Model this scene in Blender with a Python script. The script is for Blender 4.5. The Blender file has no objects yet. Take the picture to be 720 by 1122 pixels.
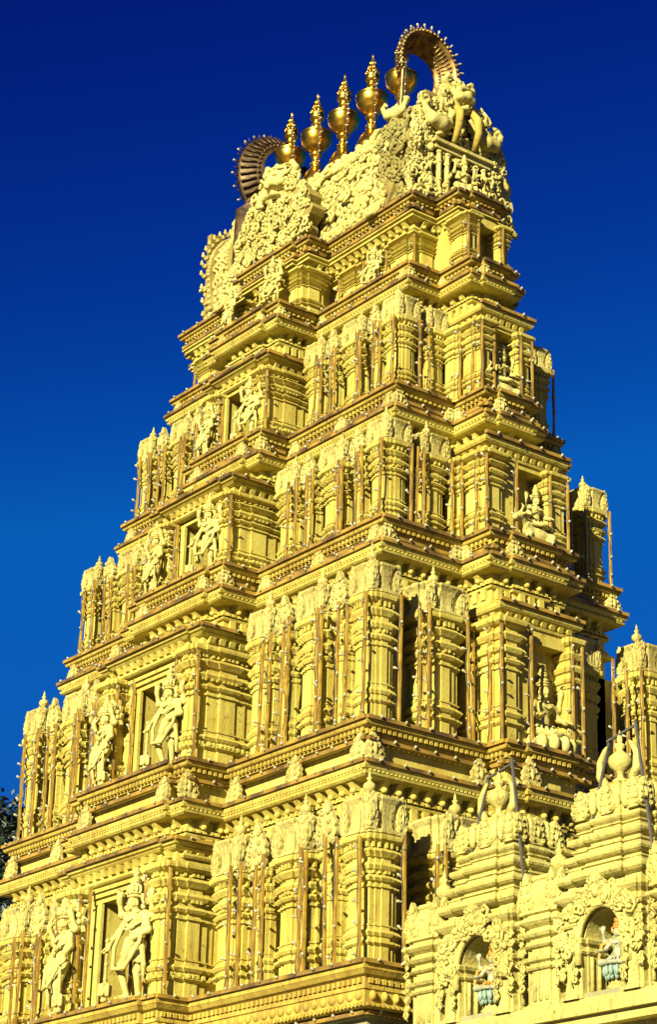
import bpy, bmesh, math, random
import numpy as np
from mathutils import Vector, Matrix
random.seed(7)
rng = np.random.default_rng(5)
sc = bpy.context.scene
COL = sc.collection
PI = math.pi

# ------------------------------------------------------------------ materials
def new_mat(name):
    m = bpy.data.materials.new(name); m.use_nodes = True
    nt = m.node_tree
    return m, nt, nt.nodes['Principled BSDF']

def plaster(name, ca, cb, stain, rough=0.75, bump=0.35, scale=1.0, stain_amt=0.55, grime=(0.16, 0.11, 0.035)):
    m, nt, b = new_mat(name)
    N, L = nt.nodes, nt.links
    geo = N.new('ShaderNodeNewGeometry')
    n1 = N.new('ShaderNodeTexNoise'); n1.inputs['Scale'].default_value = 0.9*scale; n1.inputs['Detail'].default_value = 6; n1.inputs['Roughness'].default_value = 0.62
    L.new(geo.outputs['Position'], n1.inputs['Vector'])
    r1 = N.new('ShaderNodeValToRGB')
    r1.color_ramp.elements[0].position = 0.34; r1.color_ramp.elements[0].color = (*cb, 1)
    r1.color_ramp.elements[1].position = 0.62; r1.color_ramp.elements[1].color = (*ca, 1)
    L.new(n1.outputs['Fac'], r1.inputs['Fac'])
    # vertical rain streaks and soot blotches (dirt with a shape of its own)
    mp = N.new('ShaderNodeMapping'); mp.inputs['Scale'].default_value = (5.5, 5.5, 0.55)
    L.new(geo.outputs['Position'], mp.inputs['Vector'])
    n2 = N.new('ShaderNodeTexNoise'); n2.inputs['Scale'].default_value = 1.0; n2.inputs['Detail'].default_value = 7; n2.inputs['Roughness'].default_value = 0.7
    L.new(mp.outputs['Vector'], n2.inputs['Vector'])
    r2 = N.new('ShaderNodeValToRGB')
    r2.color_ramp.elements[0].position = 0.50; r2.color_ramp.elements[0].color = (0, 0, 0, 1)
    r2.color_ramp.elements[1].position = 0.78; r2.color_ramp.elements[1].color = (1, 1, 1, 1)
    L.new(n2.outputs['Fac'], r2.inputs['Fac'])
    mul = N.new('ShaderNodeMath'); mul.operation = 'MULTIPLY'; mul.inputs[1].default_value = stain_amt
    L.new(r2.outputs['Color'], mul.inputs[0])
    mx = N.new('ShaderNodeMix'); mx.data_type = 'RGBA'
    L.new(mul.outputs[0], mx.inputs['Factor']); L.new(r1.outputs['Color'], mx.inputs['A']); mx.inputs['B'].default_value = (*stain, 1)
    n3 = N.new('ShaderNodeTexNoise'); n3.inputs['Scale'].default_value = 7.0*scale; n3.inputs['Detail'].default_value = 9; n3.inputs['Roughness'].default_value = 0.72
    L.new(geo.outputs['Position'], n3.inputs['Vector'])
    r3 = N.new('ShaderNodeValToRGB')
    r3.color_ramp.elements[0].position = 0.555; r3.color_ramp.elements[0].color = (0, 0, 0, 1)
    r3.color_ramp.elements[1].position = 0.72; r3.color_ramp.elements[1].color = (1, 1, 1, 1)
    L.new(n3.outputs['Fac'], r3.inputs['Fac'])
    mul3 = N.new('ShaderNodeMath'); mul3.operation = 'MULTIPLY'; mul3.inputs[1].default_value = 0.8
    L.new(r3.outputs['Color'], mul3.inputs[0])
    mx3 = N.new('ShaderNodeMix'); mx3.data_type = 'RGBA'
    L.new(mul3.outputs[0], mx3.inputs['Factor']); L.new(mx.outputs['Result'], mx3.inputs['A']); mx3.inputs['B'].default_value = (*grime, 1)
    L.new(mx3.outputs['Result'], b.inputs['Base Color'])
    b.inputs['Roughness'].default_value = rough
    b.inputs['Specular IOR Level'].default_value = 0.3
    bp = N.new('ShaderNodeBump'); bp.inputs['Strength'].default_value = bump; bp.inputs['Distance'].default_value = 0.03
    n4 = N.new('ShaderNodeTexNoise'); n4.inputs['Scale'].default_value = 14*scale; n4.inputs['Detail'].default_value = 6
    L.new(geo.outputs['Position'], n4.inputs['Vector'])
    L.new(n4.outputs['Fac'], bp.inputs['Height']); L.new(bp.outputs['Normal'], b.inputs['Normal'])
    return m

def simple(name, c, rough=0.6, metal=0.0, c2=None, scale=8.0, bump=0.0):
    m, nt, b = new_mat(name); N, L = nt.nodes, nt.links
    b.inputs['Roughness'].default_value = rough; b.inputs['Metallic'].default_value = metal
    geo = N.new('ShaderNodeNewGeometry')
    n1 = N.new('ShaderNodeTexNoise'); n1.inputs['Scale'].default_value = scale; n1.inputs['Detail'].default_value = 5
    L.new(geo.outputs['Position'], n1.inputs['Vector'])
    r = N.new('ShaderNodeValToRGB')
    c2 = c2 or tuple(x*0.72 for x in c)
    r.color_ramp.elements[0].position = 0.35; r.color_ramp.elements[0].color = (*c2, 1)
    r.color_ramp.elements[1].position = 0.65; r.color_ramp.elements[1].color = (*c, 1)
    L.new(n1.outputs['Fac'], r.inputs['Fac']); L.new(r.outputs['Color'], b.inputs['Base Color'])
    if bump:
        bp = N.new('ShaderNodeBump'); bp.inputs['Strength'].default_value = bump; bp.inputs['Distance'].default_value = 0.02
        L.new(n1.outputs['Fac'], bp.inputs['Height']); L.new(bp.outputs['Normal'], b.inputs['Normal'])
    return m

M = {}
M['wall'] = plaster('yellow_limewash', (0.45, 0.380, 0.070), (0.36, 0.270, 0.038), (0.17, 0.090, 0.012), grime=(0.045, 0.025, 0.007), stain_amt=.85)
M['trim'] = plaster('yellow_trim', (0.39, 0.295, 0.042), (0.27, 0.172, 0.020), (0.10, 0.045, 0.007), stain_amt=0.95, grime=(0.03, 0.015, 0.005))
M['pale'] = plaster('pale_stucco', (0.43, 0.365, 0.10), (0.32, 0.255, 0.06), (0.11, 0.072, 0.019), stain_amt=0.9, bump=0.7, grime=(0.035, 0.024, 0.009))
M['statue'] = plaster('statue_stucco', (0.46, 0.395, 0.11), (0.36, 0.295, 0.066), (0.14, 0.094, 0.024), bump=0.6, stain_amt=0.75, grime=(0.045, 0.03, 0.01))
M['shrine'] = plaster('shrine_limewash', (0.43, 0.375, 0.095), (0.34, 0.280, 0.062), (0.11, 0.078, 0.024), stain_amt=0.9, bump=0.6, grime=(0.03, 0.024, 0.011))
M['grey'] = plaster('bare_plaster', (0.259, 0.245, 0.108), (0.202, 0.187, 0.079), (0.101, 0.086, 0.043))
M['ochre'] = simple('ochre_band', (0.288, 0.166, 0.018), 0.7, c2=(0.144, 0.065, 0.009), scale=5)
M['wood'] = simple('lamp_batten_wood', (0.36, 0.225, 0.020), 0.55, c2=(0.22, 0.115, 0.010), scale=4)
M['rail'] = simple('lamp_rail_wood', (0.30, 0.18, 0.018), 0.6, c2=(0.07, 0.036, 0.008), scale=1.6)
M['bulb'] = simple('lamp_bulb_glass', (0.36, 0.33, 0.19), 0.15, c2=(0.22, 0.19, 0.09))
M['gold'] = simple('polished_gilt', (0.80, 0.47, 0.05), 0.28, 1.0, c2=(0.45, 0.235, 0.022), scale=4, bump=.2)
M['copper'] = simple('old_gilt_copper', (0.32, 0.20, 0.05), 0.45, 0.7, c2=(0.10, 0.055, 0.015), scale=5, bump=0.5)
M['copper_shaded'] = simple('shaded_gilt_copper', (0.09, 0.052, 0.013), 0.5, 0.6, c2=(0.03, 0.017, 0.006), scale=5, bump=0.5)  # left arch: same metal as the right, shade painted into its colour
M['crevice'] = plaster('shaded_ground', (0.259, 0.202, 0.040), (0.158, 0.108, 0.022), (0.072, 0.043, 0.011), grime=(0.036, 0.025, 0.007))  # ground behind the crown carving, shade of the gaps painted into its colour
M['iron'] = simple('grey_iron', (0.10, 0.09, 0.065), 0.6, 0.3)
M['leaf'] = simple('tree_leaf', (0.012, 0.022, 0.007), 0.6, c2=(0.005, 0.011, 0.004), scale=1.2)
M['bark'] = simple('tree_bark', (0.10, 0.075, 0.05), 0.9, bump=0.6)
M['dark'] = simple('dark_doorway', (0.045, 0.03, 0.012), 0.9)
M['teal'] = simple('pale_turquoise_paint', (0.13, 0.22, 0.17), 0.6, c2=(0.20, 0.24, 0.15), scale=18)
M['orange'] = simple('orange_paint', (0.40, 0.19, 0.015), 0.5)
M['white'] = simple('faded_cloth_paint', (0.32, 0.30, 0.20), 0.5)
M['pink'] = simple('faded_figure_paint', (0.30, 0.27, 0.13), 0.6, c2=(0.19, 0.21, 0.11))

# ------------------------------------------------------------------ mesh builder
class MB:
    def __init__(s): s.v = []; s.f = []; s.sm = []
    def add(s, V, F, smooth=False):
        o = len(s.v); s.v.extend(V)
        for f in F: s.f.append(tuple(i+o for i in f)); s.sm.append(smooth)
    def box(s, x0, x1, y0, y1, z0, z1):
        V = [(x0,y0,z0),(x1,y0,z0),(x1,y1,z0),(x0,y1,z0),(x0,y0,z1),(x1,y0,z1),(x1,y1,z1),(x0,y1,z1)]
        s.add(V, [(0,3,2,1),(4,5,6,7),(0,1,5,4),(1,2,6,5),(2,3,7,6),(3,0,4,7)])
    def obox(s, c, t, n, w, d, z0, z1, taper=1.0):
        """box centred at c on a wall with tangent t and outward normal n, sticking out d"""
        V = []
        for z, k in ((z0, taper), (z1, 1.0)):
            for a, e in ((-.5, 0), (.5, 0), (.5, d*k), (-.5, d*k)):
                V.append((c[0]+t[0]*a*w+n[0]*e, c[1]+t[1]*a*w+n[1]*e, z))
        s.add(V, [(0,1,2,3),(7,6,5,4),(0,4,5,1),(1,5,6,2),(2,6,7,3),(3,7,4,0)])
    def loft(s, poly, prof, capb=False, capt=False):
        n = len(poly); V = []; F = []
        for o, z in prof:
            V += [(x, y, z) for x, y in off(poly, o)]
        for k in range(len(prof)-1):
            for i in range(n):
                j = (i+1) % n
                F.append((k*n+i, k*n+j, (k+1)*n+j, (k+1)*n+i))
        if capb: F.append(tuple(range(n-1, -1, -1)))
        if capt: F.append(tuple((len(prof)-1)*n+i for i in range(n)))
        s.add(V, F)
    def lathe(s, c, prof, n=14, rx=1.0, ry=1.0, smooth=True):
        V = []; F = []
        for r, z in prof:
            for i in range(n):
                a = 2*PI*i/n
                V.append((c[0]+r*rx*math.cos(a), c[1]+r*ry*math.sin(a), c[2]+z))
        for k in range(len(prof)-1):
            for i in range(n):
                j = (i+1) % n
                F.append((k*n+i, k*n+j, (k+1)*n+j, (k+1)*n+i))
        s.add(V, F, smooth)
    def tube(s, P, r, n=6, cap=True):
        P = [Vector(p) for p in P]; rs = r if isinstance(r, (list, tuple)) else [r]*len(P)
        V = []; F = []; u = None
        for i, p in enumerate(P):
            d = (P[min(i+1, len(P)-1)]-P[max(i-1, 0)]).normalized()
            if u is None:
                u = d.orthogonal().normalized()
            u = (u-d*u.dot(d)).normalized(); w = d.cross(u)
            for k in range(n):
                a = 2*PI*k/n
                V.append(tuple(p+(u*math.cos(a)+w*math.sin(a))*rs[i]))
        for i in range(len(P)-1):
            for k in range(n):
                j = (k+1) % n
                F.append((i*n+k, i*n+j, (i+1)*n+j, (i+1)*n+k))
        if cap:
            F.append(tuple(range(n-1, -1, -1))); F.append(tuple((len(P)-1)*n+k for k in range(n)))
        s.add(V, F, True)
    def blob(s, c, r, n=8, m=5):
        V = [(c[0], c[1], c[2]-r[2])]; F = []
        for k in range(1, m):
            t = PI*k/m
            for i in range(n):
                a = 2*PI*i/n
                V.append((c[0]+r[0]*math.sin(t)*math.cos(a), c[1]+r[1]*math.sin(t)*math.sin(a), c[2]-r[2]*math.cos(t)))
        V.append((c[0], c[1], c[2]+r[2])); top = len(V)-1
        for i in range(n):
            j = (i+1) % n
            F.append((0, 1+j, 1+i))
            for k in range(m-2):
                F.append((1+k*n+i, 1+k*n+j, 1+(k+1)*n+j, 1+(k+1)*n+i))
            F.append((1+(m-2)*n+i, 1+(m-2)*n+j, top))
        s.add(V, F, True)
    def plate(s, out, o, u, w, th, bulge=0.0):
        """extrude the 2D outline (a,b) -> o + a*u + b*w, thick th along u x w"""
        u = Vector(u); w = Vector(w); n = u.cross(w); o = Vector(o); k = len(out)
        V = [tuple(o+u*a+w*b) for a, b in out]+[tuple(o+u*a+w*b+n*th) for a, b in out]
        ca = sum(a for a, b in out)/k; cb = sum(b for a, b in out)/k
        V.append(tuple(o+u*ca+w*cb+n*(th+bulge)))
        F = [tuple(range(k-1, -1, -1))]
        for i in range(k):
            j = (i+1) % k
            F.append((i, j, k+j, k+i)); F.append((k+i, k+j, 2*k))
        s.add(V, F)
    def build(s, name, mat, parent=None, smooth=None, loc=None):
        me = bpy.data.meshes.new(name)
        me.from_pydata(s.v, [], s.f)
        me.polygons.foreach_set('use_smooth', s.sm if smooth is None else [smooth]*len(s.f))
        me.materials.append(mat); me.update()
        o = bpy.data.objects.new(name, me); COL.objects.link(o)
        if parent is not None: o.parent = parent
        if loc is not None: o.location = loc
        return o

def off(poly, d):
    n = len(poly); out = []
    for i in range(n):
        p0, p1, p2 = poly[i-1], poly[i], poly[(i+1) % n]
        n1 = enorm(p0, p1); n2 = enorm(p1, p2)
        dot = n1[0]*n2[0]+n1[1]*n2[1]
        k = d/(1+dot) if dot > -0.99 else 0
        out.append((p1[0]+(n1[0]+n2[0])*k, p1[1]+(n1[1]+n2[1])*k))
    return out
def enorm(a, b):
    dx, dy = b[0]-a[0], b[1]-a[1]; l = math.hypot(dx, dy) or 1e-9
    return (dy/l, -dx/l)
def edges(poly, faces='FR'):
    n = len(poly)
    for i in range(n):
        a, b = poly[i], poly[(i+1) % n]
        nx, ny = enorm(a, b)
        if (ny < -.5 and 'F' in faces) or (nx > .5 and 'R' in faces) or (nx < -.5 and 'L' in faces) or (ny > .5 and 'B' in faces):
            yield Vector(a), Vector(b), (nx, ny), math.dist(a, b)
def along(poly, step, faces='FR', margin=0.0):
    for a, b, n, l in edges(poly, faces):
        l2 = l-2*margin
        if l2 < step*0.6: continue
        k = max(1, int(round(l2/step))); t = (b-a)/l
        for i in range(k):
            yield a+t*(margin+l2*(i+.5)/k), t, n, l2/k

def empty(name, loc, label, cat, group=None):
    o = bpy.data.objects.new(name, None); COL.objects.link(o); o.location = loc; o.empty_display_size = 0.3
    tag(o, label, cat, group); return o
def tag(o, label, cat, group=None):
    o['label'] = label; o['category'] = cat
    if group: o['group'] = group
    return o
def struct(o): o['kind'] = 'structure'; return o

# ------------------------------------------------------------------ organic sculpture: blended solids -> surface nets
class SDF:
    def __init__(s, k=0.03): s.p = []; s.k = k
    def cap(s, a, b, r1, r2=None, k=None): s.p.append(('c', np.array(a, float), np.array(b, float), r1, r1 if r2 is None else r2, k)); return s
    def chain(s, pts, rs, k=None):
        for i in range(len(pts)-1): s.cap(pts[i], pts[i+1], rs[i], rs[i+1], k)
        return s
    def ell(s, c, r, k=None): s.p.append(('e', np.array(c, float), np.array(r, float), 0, 0, k)); return s
    def cut(s, c, r): s.p.append(('x', np.array(c, float), np.array(r, float), 0, 0, None)); return s
    def mesh(s, h):
        lo = np.full(3, 1e9); hi = np.full(3, -1e9)
        for t, a, b, r1, r2, k in s.p:
            if t == 'c': m = max(r1, r2); lo = np.minimum(lo, np.minimum(a, b)-m); hi = np.maximum(hi, np.maximum(a, b)+m)
            elif t == 'e': lo = np.minimum(lo, a-b); hi = np.maximum(hi, a+b)
        lo -= 3*h; hi += 3*h
        n = np.ceil((hi-lo)/h).astype(int)+1
        ax = [lo[i]+h*np.arange(n[i]) for i in range(3)]
        D = np.full(n, 1.0)
        for t, a, b, r1, r2, k in s.p:
            k = s.k if k is None else k
            if t == 'c': m = max(r1, r2)+3*k+2*h; l_ = np.minimum(a, b)-m; h_ = np.maximum(a, b)+m
            else: m = 3*k+2*h; l_ = a-b-m; h_ = a+b+m
            i0 = np.clip(((l_-lo)/h).astype(int), 0, n-1); i1 = np.clip(((h_-lo)/h).astype(int)+2, 1, n)
            sl = tuple(slice(i0[i], i1[i]) for i in range(3))
            X, Y, Z = np.meshgrid(*[ax[i][sl[i]] for i in range(3)], indexing='ij')
            if t == 'c':
                d = b-a; dd = d@d+1e-12
                u = np.clip(((X-a[0])*d[0]+(Y-a[1])*d[1]+(Z-a[2])*d[2])/dd, 0, 1)
                q = np.sqrt((X-a[0]-u*d[0])**2+(Y-a[1]-u*d[1])**2+(Z-a[2]-u*d[2])**2)-(r1+(r2-r1)*u)
            else:
                k0 = np.sqrt(((X-a[0])/b[0])**2+((Y-a[1])/b[1])**2+((Z-a[2])/b[2])**2)
                k1 = np.sqrt(((X-a[0])/b[0]**2)**2+((Y-a[1])/b[1]**2)**2+((Z-a[2])/b[2]**2)**2)+1e-9
                q = k0*(k0-1)/k1
            if t == 'x': D[sl] = np.maximum(D[sl], -q)
            else:
                w = np.maximum(k-np.abs(D[sl]-q), 0)/k
                D[sl] = np.minimum(D[sl], q)-w*w*k*.25
        # naive surface nets
        S = D < 0
        c = [S[i:n[0]-1+i, j:n[1]-1+j, l:n[2]-1+l] for i in (0, 1) for j in (0, 1) for l in (0, 1)]
        cnt = sum(x.astype(int) for x in c)
        act = (cnt > 0) & (cnt < 8)
        idx = np.full(act.shape, -1); ii = np.argwhere(act); idx[act] = np.arange(len(ii))
        acc = np.zeros((len(ii), 3)); num = np.zeros(len(ii))
        cor = [(i, j, l) for i in (0, 1) for j in (0, 1) for l in (0, 1)]
        for p in cor:
            for axn in range(3):
                if p[axn] == 0:
                    q2 = list(p); q2[axn] = 1
                    d0 = D[ii[:, 0]+p[0], ii[:, 1]+p[1], ii[:, 2]+p[2]]; d1 = D[ii[:, 0]+q2[0], ii[:, 1]+q2[1], ii[:, 2]+q2[2]]
                    msk = (d0 < 0) != (d1 < 0)
                    t = np.where(msk, d0/np.where(msk, d0-d1, 1), 0)
                    pos = ii+np.array(p, float); pos = pos.astype(float); pos[:, axn] += t
                    acc[msk] += pos[msk]; num[msk] += 1
        V = lo+h*(acc/np.maximum(num, 1)[:, None])
        F = []
        for axn in range(3):
            b1, b2 = (axn+1) % 3, (axn+2) % 3
            sl0 = [slice(1, n[i]-1) for i in range(3)]; sl0[axn] = slice(0, n[axn]-1)
            sl1 = list(sl0); sl1[axn] = slice(1, n[axn])
            A, B = S[tuple(sl0)], S[tuple(sl1)]
            for flip, msk in ((False, A & ~B), (True, ~A & B)):
                e = np.argwhere(msk)+np.array([sl0[i].start for i in range(3)])
                if not len(e): continue
                def cell(o1, o2):
                    g = e.copy(); g[:, b1] -= o1; g[:, b2] -= o2
                    return idx[g[:, 0], g[:, 1], g[:, 2]]
                q = np.stack([cell(1, 1), cell(0, 1), cell(0, 0), cell(1, 0)], 1)
                F.append(q[:, ::-1] if flip else q)
        F = np.concatenate(F)
        return V, F
    def build(s, name, mat, h, parent=None, scale=1.0):
        V, F = s.mesh(h)
        me = bpy.data.meshes.new(name)
        me.from_pydata((V*scale).tolist(), [], F.tolist())
        me.polygons.foreach_set('use_smooth', [True]*len(F)); me.materials.append(mat); me.update()
        o = bpy.data.objects.new(name, me); COL.objects.link(o)
        if parent is not None: o.parent = parent
        return o

# ------------------------------------------------------------------ ornament shapes
def leaf_outline(w, h, lobes=5):
    """flame shaped leaf with scalloped sides, base centred at 0"""
    R = []
    def half(t):  # half width along height t
        return w*.5*(0.72+.55*math.sin(PI*min(1, t*1.25)**.9))*(1-t**3.2)**.8 if t < 1 else 0
    N = lobes*4
    for i in range(N+1):
        t = i/N
        s = 1-.16*(1-abs(math.sin(PI*t*lobes)))
        R.append((half(t)*s, t*h))
    return [(a, b) for a, b in R]+[(-a, b) for a, b in R[-2::-1]]
def curl(mb, p, u, v, n, r, th, sgn=1, turns=1.3):
    pts = []; rs = []
    N = 9
    for i in range(N):
        a = turns*2*PI*i/(N-1); rr = r*(1-.72*i/(N-1))
        pts.append(p+u*math.cos(a)*rr*sgn+v*math.sin(a)*rr+n*(th*.4+th*.8*i/(N-1))); rs.append(th*(.75+.35*i/(N-1)))
    mb.tube(pts, rs, 5)
def leaf(mb, c, t, n, w, h, z, th=.07, seed=0, lean=0.0, boss=True):
    r = random.Random(seed)
    u = Vector((t[0], t[1], 0)); nn = Vector((n[0], n[1], 0)); up = (Vector((0, 0, 1))+nn*lean).normalized()
    if u.cross(up).dot(nn) < 0: u = -u
    o = Vector((c[0], c[1], z))
    mb.plate(leaf_outline(w, h), o, u, up, th, bulge=.05*w if boss else .0)
    nv = u.cross(up)
    if not boss: return
    for k in range(4):                                  # carved curls
        for sg in (-1, 1):
            q = o+u*sg*w*(.33-.05*k)+up*h*(.13+.2*k)+nv*th
            curl(mb, q, u, up, nv, w*.13, w*.045, sg, 1.2)
            mb.tube([q-up*h*.08-u*sg*w*.05, q+nv*w*.10+u*sg*w*.02, q+up*h*.10+u*sg*w*.10], [w*.02, w*.055, w*.015], 4)
    mb.blob(o+up*h*.42+nv*th, (w*.16, w*.14, h*.2), 8, 5)
    mb.blob(o+up*h*.74+nv*th, (w*.10, w*.10, h*.09), 6, 4)
def redent2(x0, x1, y0, y1, e):
    """rectangle with two small steps on every side"""
    wx, wy = x1-x0, y1-y0; A, B = .16, .36
    def side(a, b, n):
        q = []
        for f, k in ((0,0),(A,0),(A,1),(B,1),(B,2),(1-B,2),(1-B,1),(1-A,1),(1-A,0)):
            q.append((a[0]+(b[0]-a[0])*f+n[0]*k*e, a[1]+(b[1]-a[1])*f+n[1]*k*e))
        return q
    return side((x0,y0),(x1,y0),(0,-1))+side((x1,y0),(x1,y1),(1,0))+side((x1,y1),(x0,y1),(0,1))+side((x0,y1),(x0,y0),(-1,0))
def redent(x0, x1, y0, y1, e, fr=.24):
    wx, wy = (x1-x0)*fr, (y1-y0)*fr
    return [(x0,y0),(x0+wx,y0),(x0+wx,y0-e),(x1-wx,y0-e),(x1-wx,y0),(x1,y0),(x1,y0+wy),(x1+e,y0+wy),(x1+e,y1-wy),(x1,y1-wy),
            (x1,y1),(x1-wx,y1),(x1-wx,y1+e),(x0+wx,y1+e),(x0+wx,y1),(x0,y1),(x0,y1-wy),(x0-e,y1-wy),(x0-e,y0+wy),(x0,y0+wy)]
PIER = [(.09,0),(.09,.025),(.04,.03),(.06,.04),(.06,.05),(0,.06),(0,.165),(.03,.168),(.085,.182),(.085,.198),(.02,.205),(.02,.228),(.06,.236),(.105,.258),(.06,.28),(.015,.288),(.015,.31),(.04,.313),(.04,.322),(0,.326),
        (0,.60),(.05,.605),(.05,.62),(.01,.625),(.01,.645),(.07,.652),(.115,.672),(.07,.692),(.015,.70),(.015,.728),(.09,.737),(.14,.765),(.09,.79),(.02,.80),(.02,.83),(.07,.835),(.10,.848),(.16,.872),(.10,.897),(.03,.905),(.03,.935),(.12,.945),(.20,.962),(.215,.98),(.215,1.0),(.06,1.005)]
FINIAL = [(0,0),(.13,0),(.15,.04),(.06,.09),(.055,.15),(.10,.19),(.19,.27),(.215,.35),(.19,.43),(.09,.5),(.055,.54),(.10,.58),(.10,.62),(.04,.66),(.055,.71),(.035,.78),(0,.88)]
def finial(name, c, s, parent, mat):
    mb = MB(); mb.lathe((0, 0, 0), [(r*s*.92, z*s) for r, z in FINIAL], 14)
    return mb.build(name, mat, parent, loc=c)
def turret(parent, x0, x1, y0, y1, zb, H, fh, fin, narrow, faces='FR', mat=None, seed=0, flip=None):
    """little pilastered aedicule: stepped pier with capital, leafy dome, pot finial"""
    w = min(x1-x0, y1-y0) if not narrow else (x1-x0 if narrow == 'F' else y1-y0)
    sw = (x1-x0) if 'F' in faces else (y1-y0)
    s = max(.55, min(1.05, sw/1.05))
    mb = MB()
    P = redent2(x0+.12*s, x1-.12*s, y0+.17*s, y1-.10*s, .05*s)
    mb.loft(P, [(o*s*.95, zb+z*H) for o, z in PIER], capt=True)
    zt = zb+H*1.005
    # little hanging teeth below the slab
    for c, t, n, l in along(off(P, .07*s), .13*s, faces, .02):
        mb.obox(c, t, n, .06*s, .07*s, zb+H*.905, zb+H*.945)
    for c, t, n, l in along(off(P, .01*s), .12*s, faces, .02):
        mb.obox(c, t, n, .055*s, .075*s, zb+H*.708, zb+H*.732)
    mb.build('pilaster_turret', mat or M['wall'], parent)
    d = MB()
    if not narrow:
        d.loft(P, [(.05*s, zt), (.16*s, zt+fh*.03), (.16*s, zt+fh*.07), (.10*s, zt+fh*.10), (.10*s, zt+fh*.14), (.05*s, zt+fh*.17), (.02*s, zt+fh*.35), (.03*s, zt+fh*.55), (.08*s, zt+fh*.74), (.15*s, zt+fh*.86), (.15*s, zt+fh*.92), (.06*s, zt+fh*.95), (-.08*s, zt+fh*.98), (-.2*s, zt+fh*1.05)], capt=True)
        R4 = [(x0+.15*s,y0+.19*s),(x1-.15*s,y0+.19*s),(x1-.15*s,y1-.12*s),(x0+.15*s,y1-.12*s)]
        for a, b, n, l in edges(off(R4, .10*s), faces):
            t = (b-a)/l; k = max(3, int(l/(.17*s))); N_ = Vector(n)
            for i in range(k):
                q = a+t*(l*(i+.5)/k)
                d.tube([(q[0]+N_[0]*o*s, q[1]+N_[1]*o*s, zt+fh*z) for o, z in ((.02,.15),(-.02,.38),(.0,.6),(.06,.78),(.10,.90))], [.03*s,.05*s,.06*s,.065*s,.03*s], 6)
                d.blob((q[0]+N_[0]*.08*s, q[1]+N_[1]*.08*s, zt+fh*.90), (.06*s,.06*s,fh*.07), 6, 4)
            for e in (.03, .97):
                q = a+t*(l*e)
                leaf(d, q+N_*.01, t, n, .27*s, fh*.92, zt+fh*.10, .08*s, seed)
    else:
        d.loft(P, [(.03*s, zt), (.08*s, zt+fh*.03), (.08*s, zt+fh*.08), (.0*s, zt+fh*.12), (.02*s, zt+fh*.3), (-.06*s, zt+fh*.62), (-.14*s, zt+fh*.9)], capt=True)
        n = (0, -1) if narrow == 'F' else (1, 0); t = (1, 0) if narrow == 'F' else (0, 1)
        c = ((x0+x1)/2, y0+.06*s) if narrow == 'F' else (x1-.03*s, (y0+y1)/2)
        leaf(d, c, t, n, sw*1.05, fh*1.22, zt+fh*.04, .12, seed)
    d.build('leafy_dome', M['pale'], parent)
    if fin: finial('pot_finial', ((x0+x1)/2 if 'F' in faces else x1-.42*s, y0+.42*s if 'F' in faces else (y0+y1)/2, zt+fh*.98), fin, parent, M['pale'])

def batten(x, y, z0, z1, label, r=.05, lean=(0, 0), group='upright lamp battens on the tower'):
    mb = MB(); h = z1-z0; r *= .55
    V = [(-r,-r,0),(r,-r,0),(r,r,0),(-r,r,0)]+[(lean[0]+a*r, lean[1]+b*r, h) for a, b in ((-1,-1),(1,-1),(1,1),(-1,1))]
    mb.add(V, [(0,3,2,1),(4,5,6,7),(0,1,5,4),(1,2,6,5),(2,3,7,6),(3,0,4,7)])
    o = mb.build('lamp_batten', M['wood'], None, loc=(x, y, z0)); tag(o, label, 'lamp batten', group)
    w = MB(); nn_ = max(4, int(h/.35)); ph = random.random()*6
    w.tube([(lean[0]*i/nn_+.03*math.sin(i*1.9+ph), lean[1]*i/nn_-r-.02-.02*math.cos(i*1.3), h*i/nn_) for i in range(nn_+1)], .009, 4); w.build('wire', M['iron'], o)
    k = max(2, int(h/.48)); d = Vector((.75, -.66))
    for i in range(k):
        f = (i+.5+random.uniform(-.25, .25))/k; s = random.choice((-1, 1))
        if random.random() < .1: continue
        b = bpy.data.objects.new('bulb', BULB); COL.objects.link(b); b.parent = o
        b.location = (lean[0]*f+.04+s*.075, lean[1]*f-r-.05, h*f); b.rotation_euler = (random.uniform(.6, 1.4), 0, s*random.uniform(.3, 1.2))
    return o
_bm = MB(); _bm.lathe((0,0,0), [(0,-.06),(.018,-.06),(.018,-.01),(.033,.02),(.038,.045),(.028,.075),(0,.088)], 8)
BULB = bpy.data.meshes.new('bulb'); BULB.from_pydata(_bm.v, [], _bm.f); BULB.polygons.foreach_set('use_smooth', [True]*len(_bm.f)); BULB.materials.append(M['bulb'])
def rail(a, b, n, z, label, step=.62, r=.045, mat=None):
    """straight lamp rail along a ledge, bulbs standing proud of it"""
    a = Vector((a[0], a[1])); b = Vector((b[0], b[1])); l = (b-a).length
    if l < .15: return
    t = (b-a)/l; c = (a+b)/2
    mb = MB(); mb.obox((-n[0]*r*.6, -n[1]*r*.6), t, n, l, r*2.2, 0, .085)
    o = mb.build('lamp_rail', mat or M['rail'], None, loc=(c[0], c[1], z)); tag(o, label, 'lamp rail', 'horizontal lamp rails on the ledges')
    k = max(1, int(l/step))
    ang = math.atan2(n[1], n[0])
    for i in range(k):
        q = t*((i+.5)/k-.5)*l
        e = bpy.data.objects.new('bulb', BULB); COL.objects.link(e); e.parent = o
        e.location = (q[0]+n[0]*r*1.6, q[1]+n[1]*r*1.6, .05); e.rotation_euler = (0, random.uniform(.7, 1.3), ang); e.scale = (.95,)*3
    return o

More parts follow.
